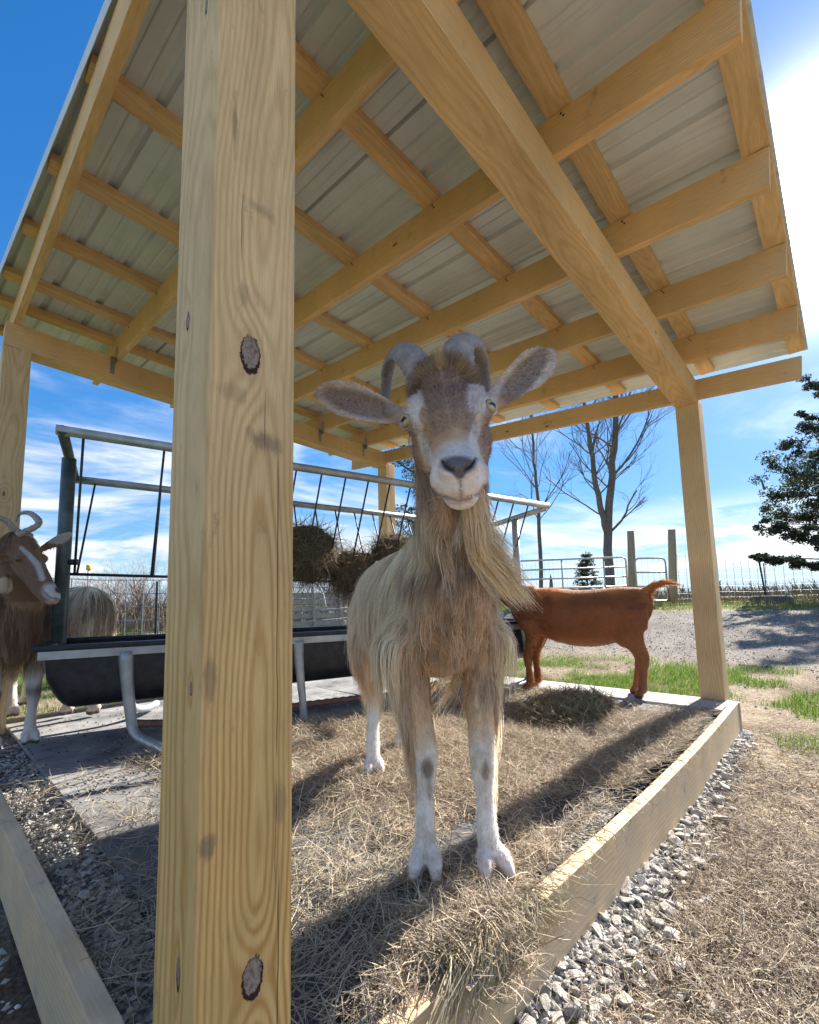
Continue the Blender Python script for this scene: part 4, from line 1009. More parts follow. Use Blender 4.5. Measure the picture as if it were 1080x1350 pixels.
# tarp-covered pile
q = gat(740, 785, 15.5); q2 = gat(800, 785, 14.8); X, Y = np.meshgrid(np.linspace(-1.5, 1.5, 60), np.linspace(-.7, .7, 30), indexing='ij'); cc_ = (q+q2)/2; ax = unit((q2-q)*[1, 1, 0]); ay = np.array([-ax[1], ax[0], 0])
Hh = .58*(1-np.abs(X/1.5)**3)*(1-np.abs(Y/.7)**2.5)*(.8+.4*fbm(np.stack([X, Y, 0*X], -1), 1.6, 3, 4))
Pn = cc_+X[..., None]*ax+Y[..., None]*ay; Pn[..., 2] = ground_z(Pn[..., 0], Pn[..., 1])-.02+Hh+.03*np.sin(X*14+Y*6)*fbm(np.stack([X, Y, 0*X], -1), 4, 2, 5)
I = np.arange(X.size).reshape(X.shape)
tag(link('tarp_pile', np_mesh('tarp_pile', Pn, np.stack([I[:-1, :-1], I[1:, :-1], I[1:, 1:], I[:-1, 1:]], -1).reshape(-1, 4)), simple('dark_tarp', (.05, .055, .07), .35, 0, .3, 6, .5)), 'low heap under a dark wrinkled tarp behind the long tube gate', 'tarp')
# pallets
def pallet(px, py, d, lean, rot, label):
    g = gat(px, py, d); root = tag(empty('wood_pallet', g), label, 'pallet', 'pale wooden pallets beyond the fence'); ca, sa = math.cos(rot), math.sin(rot)
    ux = np.array([ca, sa, 0]); uy = unit(np.array([-sa*lean, ca*lean, 1.0]))
    for k in range(7): board('slat', g+uy*(.05+.135*k), g+uy*(.05+.135*k)+ux*1.0, .018, .09, MAT['old_wood'], root, upv=tuple(uy), bev=0)
    for f in (.02, .5, .98): board('stringer', g+ux*f+np.cross(ux, uy)*.04, g+ux*f+np.cross(ux, uy)*.04+uy*1., .04, .06, MAT['old_wood'], root, upv=tuple(np.cross(ux, uy)), bev=0)
pallet(376, 812, 7.6, .5, -.45, 'grey wooden pallet leaning against the fence line, seen under the hay wads')
pallet(446, 800, 9.5, 2.6, -.3, 'grey wooden pallet lying nearly flat beyond the leaning one')
hp = [at(392, 762, 7.5), at(412, 765, 7.5), at(424, 778, 7.5), at(430, 800, 7.5)]
s = Soup(); s.tube(smooth_path(hp, 14), .012, 6); tag(s.build('plastic_hoop', simple('white_pvc', (.7, .7, .68), .4)), 'bent white plastic pipe curving over the leaning pallet', 'pipe')
board_l = board('landscape_timber', gat(140, 812, 8.2)+[0, 0, .03], gat(226, 808, 8.6)+[0, 0, .03], .16, .12, MAT['old_wood'], None); tag(board_l, 'grey timber beam lying in the grass behind the wire fence', 'timber')
q = at(117, 752, 9.); g = gat(117, 790, 9.); s = Soup(); s.tube([g, q], .022, 8); bc = tag(s.build('marker_stake', simple('white_stake', (.7, .7, .66), .5)), 'thin pale stake with a yellow cap above the striped goat', 'stake')
s = Soup(); s.tube([q, q+[0, 0, .02], q+[0, 0, .09], q+[0, 0, .11]], [.035, .05, .05, .03], 12); s.build('cap', MAT['yellow'], bc)
# ------------------------------------------------------------------ goats
MAT['coat'] = attr_mat('goat_skin_and_short_coat', .8, 0, .15, 170)
MAT['hair'] = attr_mat('goat_hair', .5, .38, .1)
def horn_mat():
    m, t, b, _ = material('ridged_horn'); a = t.node('ShaderNodeAttribute', attribute_name='col').outputs['Color']
    tcn = t.node('ShaderNodeTexCoord').outputs['Object']; n = t.noise(tcn, 60, 5, .65)
    t.put(b.inputs['Base Color'], t.mix(1.0, a, t.ramp(n, [(.3, .7), (.7, 1.25)]), 'MULTIPLY')); b.inputs['Roughness'].default_value = .55; bump(t, b, n, .4, .002); return m
MAT['horn'] = horn_mat()
m, t, b, _ = material('wet_eye'); a = t.node('ShaderNodeAttribute', attribute_name='col').outputs['Color']; t.put(b.inputs['Base Color'], a); b.inputs['Roughness'].default_value = .08; MAT['eye'] = m

def proj(P_):
    d = np.asarray(P_)-CAM; z = d@Fw
    return 540+FPX*(d@Rt)/z, 728.66-FPX*(d@Up)/z
def etube(s, pts, ra, rb, side, seg=20, n=None):
    """swept ellipse: ra along 'side', rb along the other axis; smoothly interpolated"""
    pts = np.array(pts, float); k = len(pts); n = n or k*5
    ra = np.array(ra, float); rb = np.array(rb, float); P_ = smooth_path(pts, n); q = np.linspace(0, k-1, n)
    RA = smooth_path(np.column_stack([ra, ra, ra]), n)[:, 0]; RB = smooth_path(np.column_stack([rb, rb, rb]), n)[:, 0]
    T_ = unit(np.gradient(P_, axis=0)); V = []
    for i in range(n):
        sd = unit(np.array(side, float)-T_[i]*(np.array(side, float)@T_[i])); bb = np.cross(T_[i], sd)
        for j in range(seg):
            a = 2*math.pi*j/seg; V.append(P_[i]+max(RA[i], .002)*math.cos(a)*sd+max(RB[i], .002)*math.sin(a)*bb)
    F = [(i*seg+j, i*seg+(j+1) % seg, (i+1)*seg+(j+1) % seg, (i+1)*seg+j) for i in range(n-1) for j in range(seg)]
    V.append(P_[0]-T_[0]*min(RA[0], RB[0])*.5); V.append(P_[-1]+T_[-1]*min(RA[-1], RB[-1])*.5)
    F += [(n*seg, (j+1) % seg, j) for j in range(seg)]+[(n*seg+1, (n-1)*seg+j, (n-1)*seg+(j+1) % seg) for j in range(seg)]
    s.add(V, F)
def ball(s, c, r, ax=None, sc=(1, 1, 1), seg=14):
    ax = np.eye(3) if ax is None else np.array(ax); V = []; F = []
    for i in range(1, seg):
        th = math.pi*i/seg
        for j in range(seg):
            ph = 2*math.pi*j/seg; d = np.array([math.sin(th)*math.cos(ph)*sc[0], math.sin(th)*math.sin(ph)*sc[1], math.cos(th)*sc[2]]); V.append(np.array(c)+r*(d@ax))
    V.append(np.array(c)+r*np.array([0, 0, sc[2]])@ax); V.append(np.array(c)-r*np.array([0, 0, sc[2]])@ax); m_ = (seg-1)*seg
    for i in range(seg-2):
        for j in range(seg): F.append((i*seg+j, (i+1)*seg+j, (i+1)*seg+(j+1) % seg, i*seg+(j+1) % seg))
    for j in range(seg): F.append((m_, j, (j+1) % seg)); F.append((m_+1, (seg-2)*seg+(j+1) % seg, (seg-2)*seg+j))
    s.add(V, F)
def fuse(s, voxel, smooth=6, name='goat'):
    """all volumes become one continuous skin"""
    me = bpy.data.meshes.new('tmp'); me.from_pydata(s.V, [], s.F); me.update(); o = bpy.data.objects.new('tmp', me); col.objects.link(o)
    bmx = bmesh.new(); bmx.from_mesh(me); bmesh.ops.recalc_face_normals(bmx, faces=bmx.faces); bmx.to_mesh(me); bmx.free()
    md = o.modifiers.new('r', 'REMESH'); md.mode = 'VOXEL'; md.voxel_size = voxel; md.adaptivity = 0
    ms = o.modifiers.new('s', 'SMOOTH'); ms.factor = .5; ms.iterations = smooth
    dg = bpy.context.evaluated_depsgraph_get(); ev = o.evaluated_get(dg); m2 = bpy.data.meshes.new_from_object(ev); m2.name = name
    bpy.data.objects.remove(o); bpy.data.meshes.remove(me); m2.polygons.foreach_set('use_smooth', [True]*len(m2.polygons)); return m2
def mesh_np(me):
    n = len(me.vertices); v = np.empty(n*3, dtype=np.float32); me.vertices.foreach_get('co', v); nn_ = np.empty(n*3, dtype=np.float32); me.vertices.foreach_get('normal', nn_)
    return v.reshape(-1, 3).astype(float), nn_.reshape(-1, 3).astype(float)
def toes(s, F_, fw, sd, spl=.012, L=.062, r=.021, z=.0):
    """cloven hoof at ground point F_, pointing along fw"""
    F_ = np.array(F_, float)
    for q in (-1, 1):
        a = F_+sd*q*.016+np.array([0, 0, .052])-fw*.010; c = F_+sd*q*(.017+spl)+fw*(L*.72)+np.array([0, 0, .013+z])
        etube(s, [a, a*.45+c*.55+[0, 0, .006], c], [r*.95, r*.92, r*.48], [r*1.1, r*1.0, r*.55], sd, 12)
        b2 = F_+sd*q*.019+np.array([0, 0, .012])-fw*.004; etube(s, [b2, c-[0, 0, .004]], [r*.95, r*.55], [.012, .008], sd, 10)
def front_leg(s, top, elbow, knee, fet, foot, fw, sd, k=1., spl=.012):
    foot = np.array(foot, float)
    etube(s, [top, elbow, (np.array(elbow)+knee)/2, np.array(knee)+[0, 0, .02], np.array(knee)-[0, 0, .03], (np.array(knee)+fet)/2, fet, foot+[0, 0, .045]-fw*.006],
          np.array([.070, .052, .037, .033, .029, .0215, .0265, .026])*k, np.array([.085, .062, .043, .036, .031, .025, .030, .028])*k, sd)
    toes(s, foot, fw, sd, spl, .062*k, .021*k)
def hind_leg(s, hip, stifle, hock, fet, foot, fw, sd, k=1., rb=(.15, .105, .058)):
    foot = np.array(foot, float); hk = np.array(hock, float)
    etube(s, [hip, stifle, (np.array(stifle)+hk)/2+[0, 0, .01], hk+[0, 0, .015], (hk*.55+np.array(fet)*.45), fet, foot+[0, 0, .045]-fw*.006],
          np.array([.085, .070, .042, .030, .0235, .0265, .026])*k, np.array([*rb, .042, .028, .029, .028])*k, sd)
    toes(s, foot, fw, sd, .008, .058*k, .021*k)
def ear_solid(s, base, tip, face, wid, th=.0045, cup=.35, droop=0.):
    """leaf-shaped cupped ear; 'face' is the way the open side looks"""
    base = np.array(base, float); tip = np.array(tip, float); ax = unit(tip-base); face = unit(np.array(face)-ax*(np.array(face)@ax)); sd = np.cross(ax, face); L = np.linalg.norm(tip-base)
    NU, NV = 16, 11; V = []; F = []
    for h in (0, 1):
        for i in range(NU):
            u = i/(NU-1); wd = wid*(.42+.58*math.sin(min(1, u*1.25)*math.pi*.5))*math.sqrt(max(0, 1-max(0, (u-.45)/.56)**2.2)); 
            for j in range(NV):
                v = -1+2*j/(NV-1); c = cup*wd*(v*v)*(1.15-.5*u)*2.; edge = 1-abs(v)**4
                V.append(base+ax*(u*L)+sd*(v*wd)+face*(c-(th*(.35+edge)*(h)))-np.array([0, 0, droop*u*u]))
    idx = lambda h, i, j: h*NU*NV+i*NV+j
    for i in range(NU-1):
        for j in range(NV-1):
            F.append((idx(0, i, j), idx(0, i, j+1), idx(0, i+1, j+1), idx(0, i+1, j))); F.append((idx(1, i, j), idx(1, i+1, j), idx(1, i+1, j+1), idx(1, i, j+1)))
    for i in range(NU-1):
        F.append((idx(0, i, 0), idx(0, i+1, 0), idx(1, i+1, 0), idx(1, i, 0))); F.append((idx(0, i, NV-1), idx(1, i, NV-1), idx(1, i+1, NV-1), idx(0, i+1, NV-1)))
    for j in range(NV-1):
        F.append((idx(0, 0, j), idx(1, 0, j), idx(1, 0, j+1), idx(0, 0, j+1))); F.append((idx(0, NU-1, j), idx(0, NU-1, j+1), idx(1, NU-1, j+1), idx(1, NU-1, j)))
    s.add(V, F)
def horn(pts, r0, r1, parent, c0, c1, flat=1.45, side=(0, 0, 1), ridges=26):
    n = 90; P_ = smooth_path(pts, n); u = np.linspace(0, 1, n); rad = (r0+(r1-r0)*u**.9)*(1+.055*np.sin(u**1.1*ridges*6.28)*(1-u)); rad[-1] = .0008; rad[-2] *= .6
    V, F = tube_arrays(P_, rad, 16, flat, side); V = np.array(V); s = Soup(); s.add(V, F); o = s.build('horn', MAT['horn'], parent)
    cc = np.array([np.array(c0)*(1-min(1, i/16/n))+np.array(c1)*min(1, i/16/n) for i in range(len(V))]); cc *= (.85+.3*vnoise(V, 160, 3))[:, None]; set_col(o.data, cc); return o
def eye(c, out, upv, r, parent, iris=(.50, .40, .20), rim=(.10, .07, .06)):
    c = np.array(c, float); out = unit(np.array(out)); side = unit(np.cross(upv, out)); up_ = np.cross(out, side); s = Soup(); ball(s, c, r, None, (1, 1, 1), 30); o = s.build('eye', MAT['eye'], parent)
    V = np.array(s.V); d = unit(V-c); a = d@out; x_ = d@side; y_ = d@up_; cc = np.tile(np.array(iris), (len(V), 1)); cc *= (1.0-.35*(x_*x_+y_*y_)/.3)[:, None].clip(.5, 1.1)
    cc[a < .60] = rim; cc[(a > .5) & (np.abs(y_) < .24) & (np.abs(x_) < .46)] = (.008, .007, .008); set_col(o.data, cc)
    return o
def lids(s, c, out, upv, r):
    """ring of skin round the eye, added to the head before fusing"""
    out = unit(np.array(out)); side = unit(np.cross(upv, out)); up_ = np.cross(out, side); pts = [np.array(c)+out*r*.50+(side*math.cos(a)*1.08+up_*math.sin(a)*.86)*r for a in np.linspace(0, 2*math.pi, 20)]
    s.tube(pts, r*.28, 7, caps=False)

def sample(me, n, dens=None, seed=0):
    """n random surface points (position, normal), weighted by dens(P,N)"""
    r = np.random.default_rng(seed); me.calc_loop_triangles(); nt = len(me.loop_triangles); ti = np.empty(nt*3, dtype=np.int32); me.loop_triangles.foreach_get('vertices', ti); ti = ti.reshape(-1, 3)
    V, N = mesh_np(me); A = V[ti]; ar = np.linalg.norm(np.cross(A[:, 1]-A[:, 0], A[:, 2]-A[:, 0]), axis=1)
    if dens is not None: ar = ar*np.clip(dens(A.mean(1), unit(N[ti].mean(1))), 0, None)
    k = r.choice(nt, n, p=ar/ar.sum()); a, b2 = r.random(n), r.random(n); fl = a+b2 > 1; a[fl], b2[fl] = 1-a[fl], 1-b2[fl]; w_ = np.stack([1-a-b2, a, b2], -1)[:, :, None]
    return (A[k]*w_).sum(1), unit((N[ti[k]]*w_).sum(1))
def comb(me, P0, N0, L, K, dirf, grav, bvh, stiff=.5, wav=.0, off=(.003, .014), seed=0):
    """guides that fall over the body. L (n,), dirf(P,N)->(n,3)"""
    r = np.random.default_rng(seed); n = len(P0); P_ = np.zeros((n, K, 3)); P_[:, 0] = P0; Ns = np.repeat(N0[:, None], K, 1); d = unit(dirf(P0, N0)+N0*.12)
    wd = fbm(P0, 16, 3, seed+1)-.5; wd2 = fbm(P0, 13, 3, seed+9)-.5
    for k in range(1, K):
        g = np.array([0, 0, -1.])-N0*(N0[:, 2:3]*-1)*.0
        tgt = dirf(P_[:, k-1], Ns[:, k-1])*(1-grav)+np.array([0, 0, -1.])*grav
        tgt = tgt+np.stack([wd, wd2, 0*wd], -1)*wav*3
        d = unit(d*stiff+unit(tgt)*(1-stiff)); q = P_[:, k-1]+d*(L/(K-1))[:, None]
        for i in range(n):
            loc, nor, _, dist = bvh.find_nearest(Vector(q[i]), .09)
            if loc is not None:
                nv = np.array(nor); lv_ = np.array(loc); o_ = off[0]+off[1]*k/(K-1); h = (q[i]-lv_)@nv
                if h < o_: q[i] = q[i]+nv*(o_-h)
                Ns[i, k] = nv
        P_[:, k] = q
    return P_, Ns
def strands(name, parent, G, GN, me, n, dens, colf, wid, seed, clump=.55, spread=None, lenvar=(.7, 1.05), mat='hair', jit=.004, tips=None):
    """children of the guides G (g,K,3); roots sampled on me"""
    r = np.random.default_rng(seed); P0, N0 = sample(me, n, dens, seed+5); g, K, _ = G.shape
    from mathutils.kdtree import KDTree
    kd = KDTree(g)
    for i in range(g): kd.insert(Vector(G[i, 0]), i)
    kd.balance(); gi = np.empty(n, dtype=np.int64); gj = np.empty(n, dtype=np.int64)
    for i in range(n):
        f = kd.find_n(Vector(P0[i]), 2); gi[i] = f[0][1]; gj[i] = f[-1][1]
    w2 = (r.random(n)*.45)[:, None, None]; base = G[gi]*(1-w2)+G[gj]*w2; GNs = GN[gi]
    offr = P0-base[:, 0]; u = np.linspace(0, 1, K)[None, :, None]; cl_ = clump*r.uniform(.5, 1.15, (n, 1, 1)); ls = r.uniform(*lenvar, n)
    rel = base-base[:, :1]; rel = rel*ls[:, None, None]
    Pn = P0[:, None]+rel-offr[:, None]*u**1.3*cl_
    ph = r.uniform(0, 6.28, (n, 1, 1)); wv = r.normal(0, 1, (n, 1, 3))*np.sin(u*r.uniform(3, 8, (n, 1, 1))+ph)*jit*u+r.normal(0, jit*.7, (n, 1, 3))*u*u*2; Pn = Pn+wv
    Tn = unit(np.gradient(Pn, axis=1)); Sd = unit(np.cross(Tn, GNs+r.normal(0, .35, (n, 1, 3)))); tp = np.linspace(1, .12, K)**.6
    V, Q = ribbons(Pn, r.uniform(*wid, n)[:, None]*tp[None], Sd)
    c = colf(P0)*r.uniform(.82, 1.3, (n, 1)); cg = (.74+.5*r.random(g))[gi][:, None]; c = c*cg
    C_ = np.repeat(c[:, None], K, 1)
    if tips is not None: tt = np.linspace(0, 1, K)[None, :, None]**1.2; C_ = C_*(1-tt*tips[1])+np.array(tips[0])*tt*tips[1]*cg[:, None]
    C_ = np.repeat(C_.reshape(-1, 3), 2, 0)
    return link(name, np_mesh(name, V, Q, True, np.clip(C_, 0, 1)), MAT[mat], parent)
def fuzz(name, parent, me, n, dens, colf, length, wid, dirf, seed, K=3, lift=.35, bend=.0):
    r = np.random.default_rng(seed); P0, N0 = sample(me, n, dens, seed); L = length(P0) if callable(length) else r.uniform(*length, n); L = L*r.uniform(.6, 1.2, n)
    d = unit(dirf(P0, N0)); d = unit(d-N0*(d*N0).sum(-1, keepdims=True)); d = unit(d+N0*lift*r.uniform(.4, 1.6, (n, 1))+r.normal(0, .16, (n, 3)))
    P_ = np.zeros((n, K, 3)); P_[:, 0] = P0-N0*.001
    for k in range(1, K): P_[:, k] = P_[:, k-1]+d*(L/(K-1))[:, None]; d = unit(d+np.array([0, 0, -bend]))
    Tn = unit(np.gradient(P_, axis=1)); Sd = unit(np.cross(Tn, N0[:, None]+r.normal(0, .3, (n, 1, 3))))
    V, Q = ribbons(P_, r.uniform(*wid, n)[:, None]*np.linspace(1, .15, K), Sd); c = colf(P0)*r.uniform(.78, 1.24, (n, 1))
    return link(name, np_mesh(name, V, Q, True, np.repeat(np.clip(c, 0, 1), K*2, 0)), MAT['hair'], parent)
def bvh_of(me):
    return BVHTree.FromPolygons([v.co for v in me.vertices], [tuple(p_.vertices) for p_ in me.polygons])
def el(px, py, cx, cy, rx, ry, rot=0.):
    """soft ellipse mask on the measured face"""
    a = math.radians(rot); x = (px-cx)*math.cos(a)+(py-cy)*math.sin(a); y = -(px-cx)*math.sin(a)+(py-cy)*math.cos(a)
    return sst(1.25, .75, np.sqrt((x/rx)**2+(y/ry)**2))
def lay(c, m_, colr): return c*(1-m_[:, None])+np.array(colr)*m_[:, None]

# ============ the big long-haired goat
def big_goat():
    s = Soup(); O = np.array([.68, .115, 0]); fw = unit(np.array([-.545, -.839, 0])); sd = np.array([.839, -.545, 0]); z1 = np.array([0, 0, 1.])
    W = lambda u, v, z: O-fw*u+sd*v+z1*z
    # trunk
    etube(s, [W(-.125, 0, .63), W(-.07, 0, .655), W(.05, 0, .665), W(.2, 0, .66), W(.42, 0, .65), W(.65, 0, .665), W(.85, 0, .69), W(.97, 0, .71), W(1.02, 0, .72)],
          [.050, .092, .116, .122, .150, .148, .132, .09, .045], [.07, .135, .19, .205, .205, .19, .165, .12, .06], sd, 28)
    ball(s, W(.08, 0, .80), .10, None, (.9, .9, .85))
    # neck
    H0 = at(581, 490, .870); N0 = at(604, 607, .672); Er = at(528, 558, .838); El = at(647, 541, .818)
    hx = unit(N0-H0); sx = unit(El-Er); sx = unit(sx-hx*(sx@hx)); nx = np.cross(sx, hx)
    if nx@(CAM-H0) < 0: nx = -nx
    L = np.linalg.norm(N0-H0)
    HP = lambda t_, a_, n_: H0+hx*t_*L+sx*a_+nx*n_
    etube(s, [W(.06, 0, .72), W(-.02, 0, .80), (W(-.06, 0, .86)+HP(.05, 0, -.10))/2+np.array([0, 0, -.01]), HP(.04, 0, -.085), HP(.12, 0, -.065)], [.108, .088, .070, .062, .055], [.15, .12, .088, .074, .062], sx, 24)
    # head
    T_ = [(-.16, .040, .040, -.052), (-.04, .058, .058, -.050), (.10, .066, .068, -.062), (.24, .068, .074, -.070), (.36, .063, .074, -.074), (.50, .053, .066, -.068), (.64, .045, .055, -.057), (.78, .0405, .048, -.049), (.90, .0405, .0425, -.043), (.985, .037, .036, -.040), (1.05, .026, .025, -.040)]
    etube(s, [HP(t_, 0, n_) for t_, a, b2, n_ in T_], [a for _, a, _, _ in T_], [b2 for _, _, b2, _ in T_], sx, 26)
    # jaw, chin, cheeks, brows, nose pad, lips
    etube(s, [HP(.22, 0, -.125), HP(.5, 0, -.118), HP(.76, 0, -.098), HP(.93, 0, -.084), HP(1.0, 0, -.078)], [.042, .034, .029, .029, .023], [.032, .030, .022, .020, .016], sx, 18)
    for q in (-1, 1):
        ball(s, HP(.36, q*.052, -.036), .027, [sx, hx, nx], (.9, 1.25, .95)); ball(s, HP(.27, q*.050, -.018), .020, [sx, hx, nx], (1.1, 1.3, .8))
        ball(s, HP(.40, q*.045, -.085), .034, [sx, hx, nx], (.8, 1.5, 1.3)); ball(s, HP(.93, q*.022, -.045), .026, [sx, hx, nx], (.95, 1., 1.1))
        ball(s, HP(1.0, q*.016, -.012), .0155, [sx, hx, nx], (1, 1, .8))
    ball(s, HP(1.01, 0, -.020), .021, [sx, hx, nx], (1.15, .75, .95)); ball(s, HP(.05, 0, -.005), .035, [sx, hx, nx], (1.3, 1.3, .8))
    EYR = HP(.365, -.069, -.031); EYL = HP(.365, .069, -.031); outR = unit(-sx*.62+nx*.62+hx*.48); outL = unit(sx*.62+nx*.62+hx*.48)
    lids(s, EYR, outR, -hx, .0150); lids(s, EYL, outL, -hx, .0150)
    # ears
    cdir = unit(CAM-H0)
    for (b_, m_, tp, wd, dr) in [((534, 551, .868), None, at(416, 514, .885), .037, -.0), ((646, 532, .845), None, at(732, 462, .855), .037, 0)]:
        B0 = at(*b_); ear_solid(s, B0, tp, -unit(B0-CAM)+np.array([0, 0, .10]), wd, .0095, .22)
        etube(s, [B0-unit(tp-B0)*.03, B0+unit(tp-B0)*.012, B0+unit(tp-B0)*.04], [.024, .017, .010], [.021, .016, .008], cdir, 12)
    # wattle
    wt = at(586, 680, .80); etube(s, [wt+[0, 0, .035], wt, wt-[0, 0, .022]], [.010, .015, .010], [.010, .015, .010], sx, 10)
    # legs
    FR = np.array([.628, .172, .010]); FL = np.array([.733, .050, .010]); ff = unit(CAM[:2]-np.array([.68, .11])); ff = np.array([ff[0], ff[1], 0]); fs = np.cross(ff, z1)*1
    ffR = unit(ff*.97+np.array([.1, -.1, 0])*.0); sR = np.cross(ffR, z1)
    rot = lambda v, a: np.array([v[0]*math.cos(a)-v[1]*math.sin(a), v[0]*math.sin(a)+v[1]*math.cos(a), 0])
    fR = rot(ff, -.04); fL = rot(ff, .28)
    front_leg(s, W(.06, -.105, .60), W(.075, -.092, .49), np.array([.655, .192, .275]), np.array([.640, .184, .098]), FR, fR, np.cross(fR, z1), .98, .011)
    front_leg(s, W(.05, .105, .60), W(.055, .098, .49), np.array([.742, .074, .270]), np.array([.740, .066, .095]), FL, fL, np.cross(fL, z1), .98, .016)
    RR = np.array([1.0, .775, .005]); RL = np.array([1.31, .92, .005])
    hind_leg(s, W(.84, -.07, .66), W(.74, -.105, .50), np.array([1.045, .82, .275]), np.array([1.01, .790, .10]), RR, fw, sd, 1.0)
    hind_leg(s, W(.84, .07, .66), W(.74, .105, .50), np.array([1.31, .90, .275]), np.array([1.315, .915, .10]), RL, fw, sd, 1.0)
    # tail
    etube(s, [W(.99, 0, .80), W(1.06, 0, .83), W(1.12, 0, .88)], [.03, .024, .01], [.02, .014, .008], sd, 10)
    me = fuse(s, .0042, 5, 'goat')
    V, N = mesh_np(me); px, py = proj(V); loc = (V-H0); lt = loc@hx/L; ls = loc@sx; ln = loc@nx
    head = (lt > -.25) & (lt < 1.3) & (np.abs(ls) < .12) & (ln > -.16) & (V[:, 2] > .74)
    # ---- sculpt: nostrils, philtrum, mouth line
    disp = np.zeros(len(V)); muz = head & (lt > .75)
    def seglen(x, y, pts):
        best = np.full(len(x), 1e9)
        for (a, b2) in zip(pts[:-1], pts[1:]):
            a = np.array(a, float); b2 = np.array(b2, float); d = b2-a; t_ = np.clip(((x-a[0])*d[0]+(y-a[1])*d[1])/(d@d), 0, 1); best = np.minimum(best, np.hypot(x-a[0]-t_*d[0], y-a[1]-t_*d[1]))
        return best
    facing = (N@unit(CAM-N0)) > .05
    nosR = seglen(px, py, [(583, 608), (590, 617), (597, 621)]); nosL = seglen(px, py, [(627, 605), (621, 615), (614, 620)])
    mouth = seglen(px, py, [(571, 645), (577, 652), (590, 657), (606, 660), (620, 657), (633, 650), (640, 640)]); phil = seglen(px, py, [(606, 622), (607, 640), (608, 656)])
    fm = (muz & facing)
    disp -= np.where(fm, .0070*np.exp(-(np.minimum(nosR, nosL)/3.0)**2), 0)
    disp -= np.where(fm, .0055*np.exp(-(mouth/2.4)**2), 0); disp -= np.where(fm, .0030*np.exp(-(phil/2.0)**2), 0)
    disp += np.where(fm, .0015*np.exp(-((np.minimum(nosR, nosL)-6)/2.5)**2), 0)
    V2 = V+N*disp[:, None]; me.vertices.foreach_set('co', V2.astype(np.float32).ravel()); me.update()
    white = np.array([.90, .85, .78]); cream = np.array([.95, .79, .60]); tan = np.array([.42, .30, .20]); brown = np.array([.30, .20, .135]); mauve = np.array([.34, .235, .19]); gold = np.array([.70, .47, .25])
    def paint(P_):
        P_ = np.asarray(P_); px, py = proj(P_); loc = P_-H0; lt = loc@hx/L; ls = loc@sx; ln = loc@nx; rel = P_-O; u = -(rel@fw); v = rel@sd; z = P_[:, 2]; n_ = fbm(P_, 14, 3, 5)
        c = np.tile(cream, (len(P_), 1))
        side = np.abs(v)
        c = lay(c, sst(.42, .62, n_)*.35, cream*.82)
        flank = sst(.74, .60, z+.08*(n_-.5))*sst(.20, .32, u)*sst(.80, .66, u); c = lay(c, flank*.6, (.56, .39, .27))
        ribs = sst(.60, .68, n_)*sst(.1, .3, u)*sst(.60, .75, z); c = lay(c, ribs*.45, (.33, .25, .19))
        rump = sst(.60, .75, u)*sst(.62, .50, z)*sst(.30, .38, z); c = lay(c, rump*.9, gold)
        # chest and throat: brown in the middle, running down between the legs
        chest = sst(.115, .075, np.abs(v-.0)+.05*(n_-.5))*sst(.14, .04, u)*sst(.40, .47, z); c = lay(c, chest*.95, (.50, .325, .20))
        chest2 = sst(.15, .11, np.abs(v))*sst(.03, -.04, u)*sst(.42, .5, z); c = lay(c, chest2*.55, (.55, .38, .24))
        # legs
        leg_ = sst(.50, .42, z); c = lay(c, leg_*.75, (.80, .60, .38)); c = lay(c, sst(.37, .27, z), white)
        fr = sst(.4, .2, u)
        k1 = np.exp(-(((px-563)/9)**2+((py-1012)/15)**2)**2)*fr*(z < .4); k1b = np.exp(-(((px-566)/4)**2+((py-1040)/18)**2)**2)*fr*(z < .4); k2 = np.exp(-(((px-640)/5)**2+((py-1016)/14)**2)**2)*fr*(z < .4)
        c = lay(c, np.clip(k1+k1b*.6+k2, 0, 1)*.9, (.20, .15, .12)); k3 = np.exp(-(((px-568)/9)**2+((py-1105)/10)**2)**2)*fr*(z < .3); c = lay(c, k3*.35, (.35, .27, .21))
        dirt = sst(.52, .66, fbm(P_, 22, 4, 71))*sst(.45, .3, z); c = lay(c, dirt*.35, (.55, .43, .31)); hoof = sst(.050, .040, z+.006*(n_-.5)); c = lay(c, hoof*.7, (.60, .48, .38)); c = lay(c, sst(.034, .022, z)*.85, (.26, .20, .155)); c = lay(c, sst(.10, .05, z)*sst(.045, .06, z)*.35, (.60, .42, .32))
        # neck and head
        nk = (z > .80) & (u < .10) | (lt > -.3) & (np.abs(ls) < .14) & (ln > -.17) & (z > .78); hd = nk.astype(float)
        cn = np.tile(np.array([.36, .25, .18]), (len(P_), 1)); cn = lay(cn, sst(.06, .09, np.abs(ls)+.05*(n_-.5)), cream*.95)
        isear = (np.abs(ls) > .078) & (z > .95)
        f = np.tile(np.array([.46, .32, .225]), (len(P_), 1))
        f = lay(f, el(px, py, 583, 500, 55, 40), (.33, .225, .175)); f = lay(f, el(px, py, 583, 496, 44, 26)*.6, (.24, .155, .12))          # dark forehead
        f = lay(f, el(px, py, 586, 572, 25, 30), (.55, .35, .19))            # rusty bridge
        f = lay(f, el(px, py, 583, 545, 20, 30)*.5, (.30, .20, .14))
        f = lay(f, el(px, py, 541, 527, 17, 25, -8), (.68, .61, .56)); f = lay(f, el(px, py, 631, 520, 16, 26, 8), (.64, .58, .55))
        sl_ = sst(8, 4, seglen(px, py, [(545, 540), (553, 562), (561, 590), (567, 615)])); f = lay(f, sl_*.9, (.74, .67, .60))
        sr_ = sst(8, 4, seglen(px, py, [(636, 530), (630, 556), (624, 580), (626, 600)])); f = lay(f, sr_*.8, (.72, .65, .60))
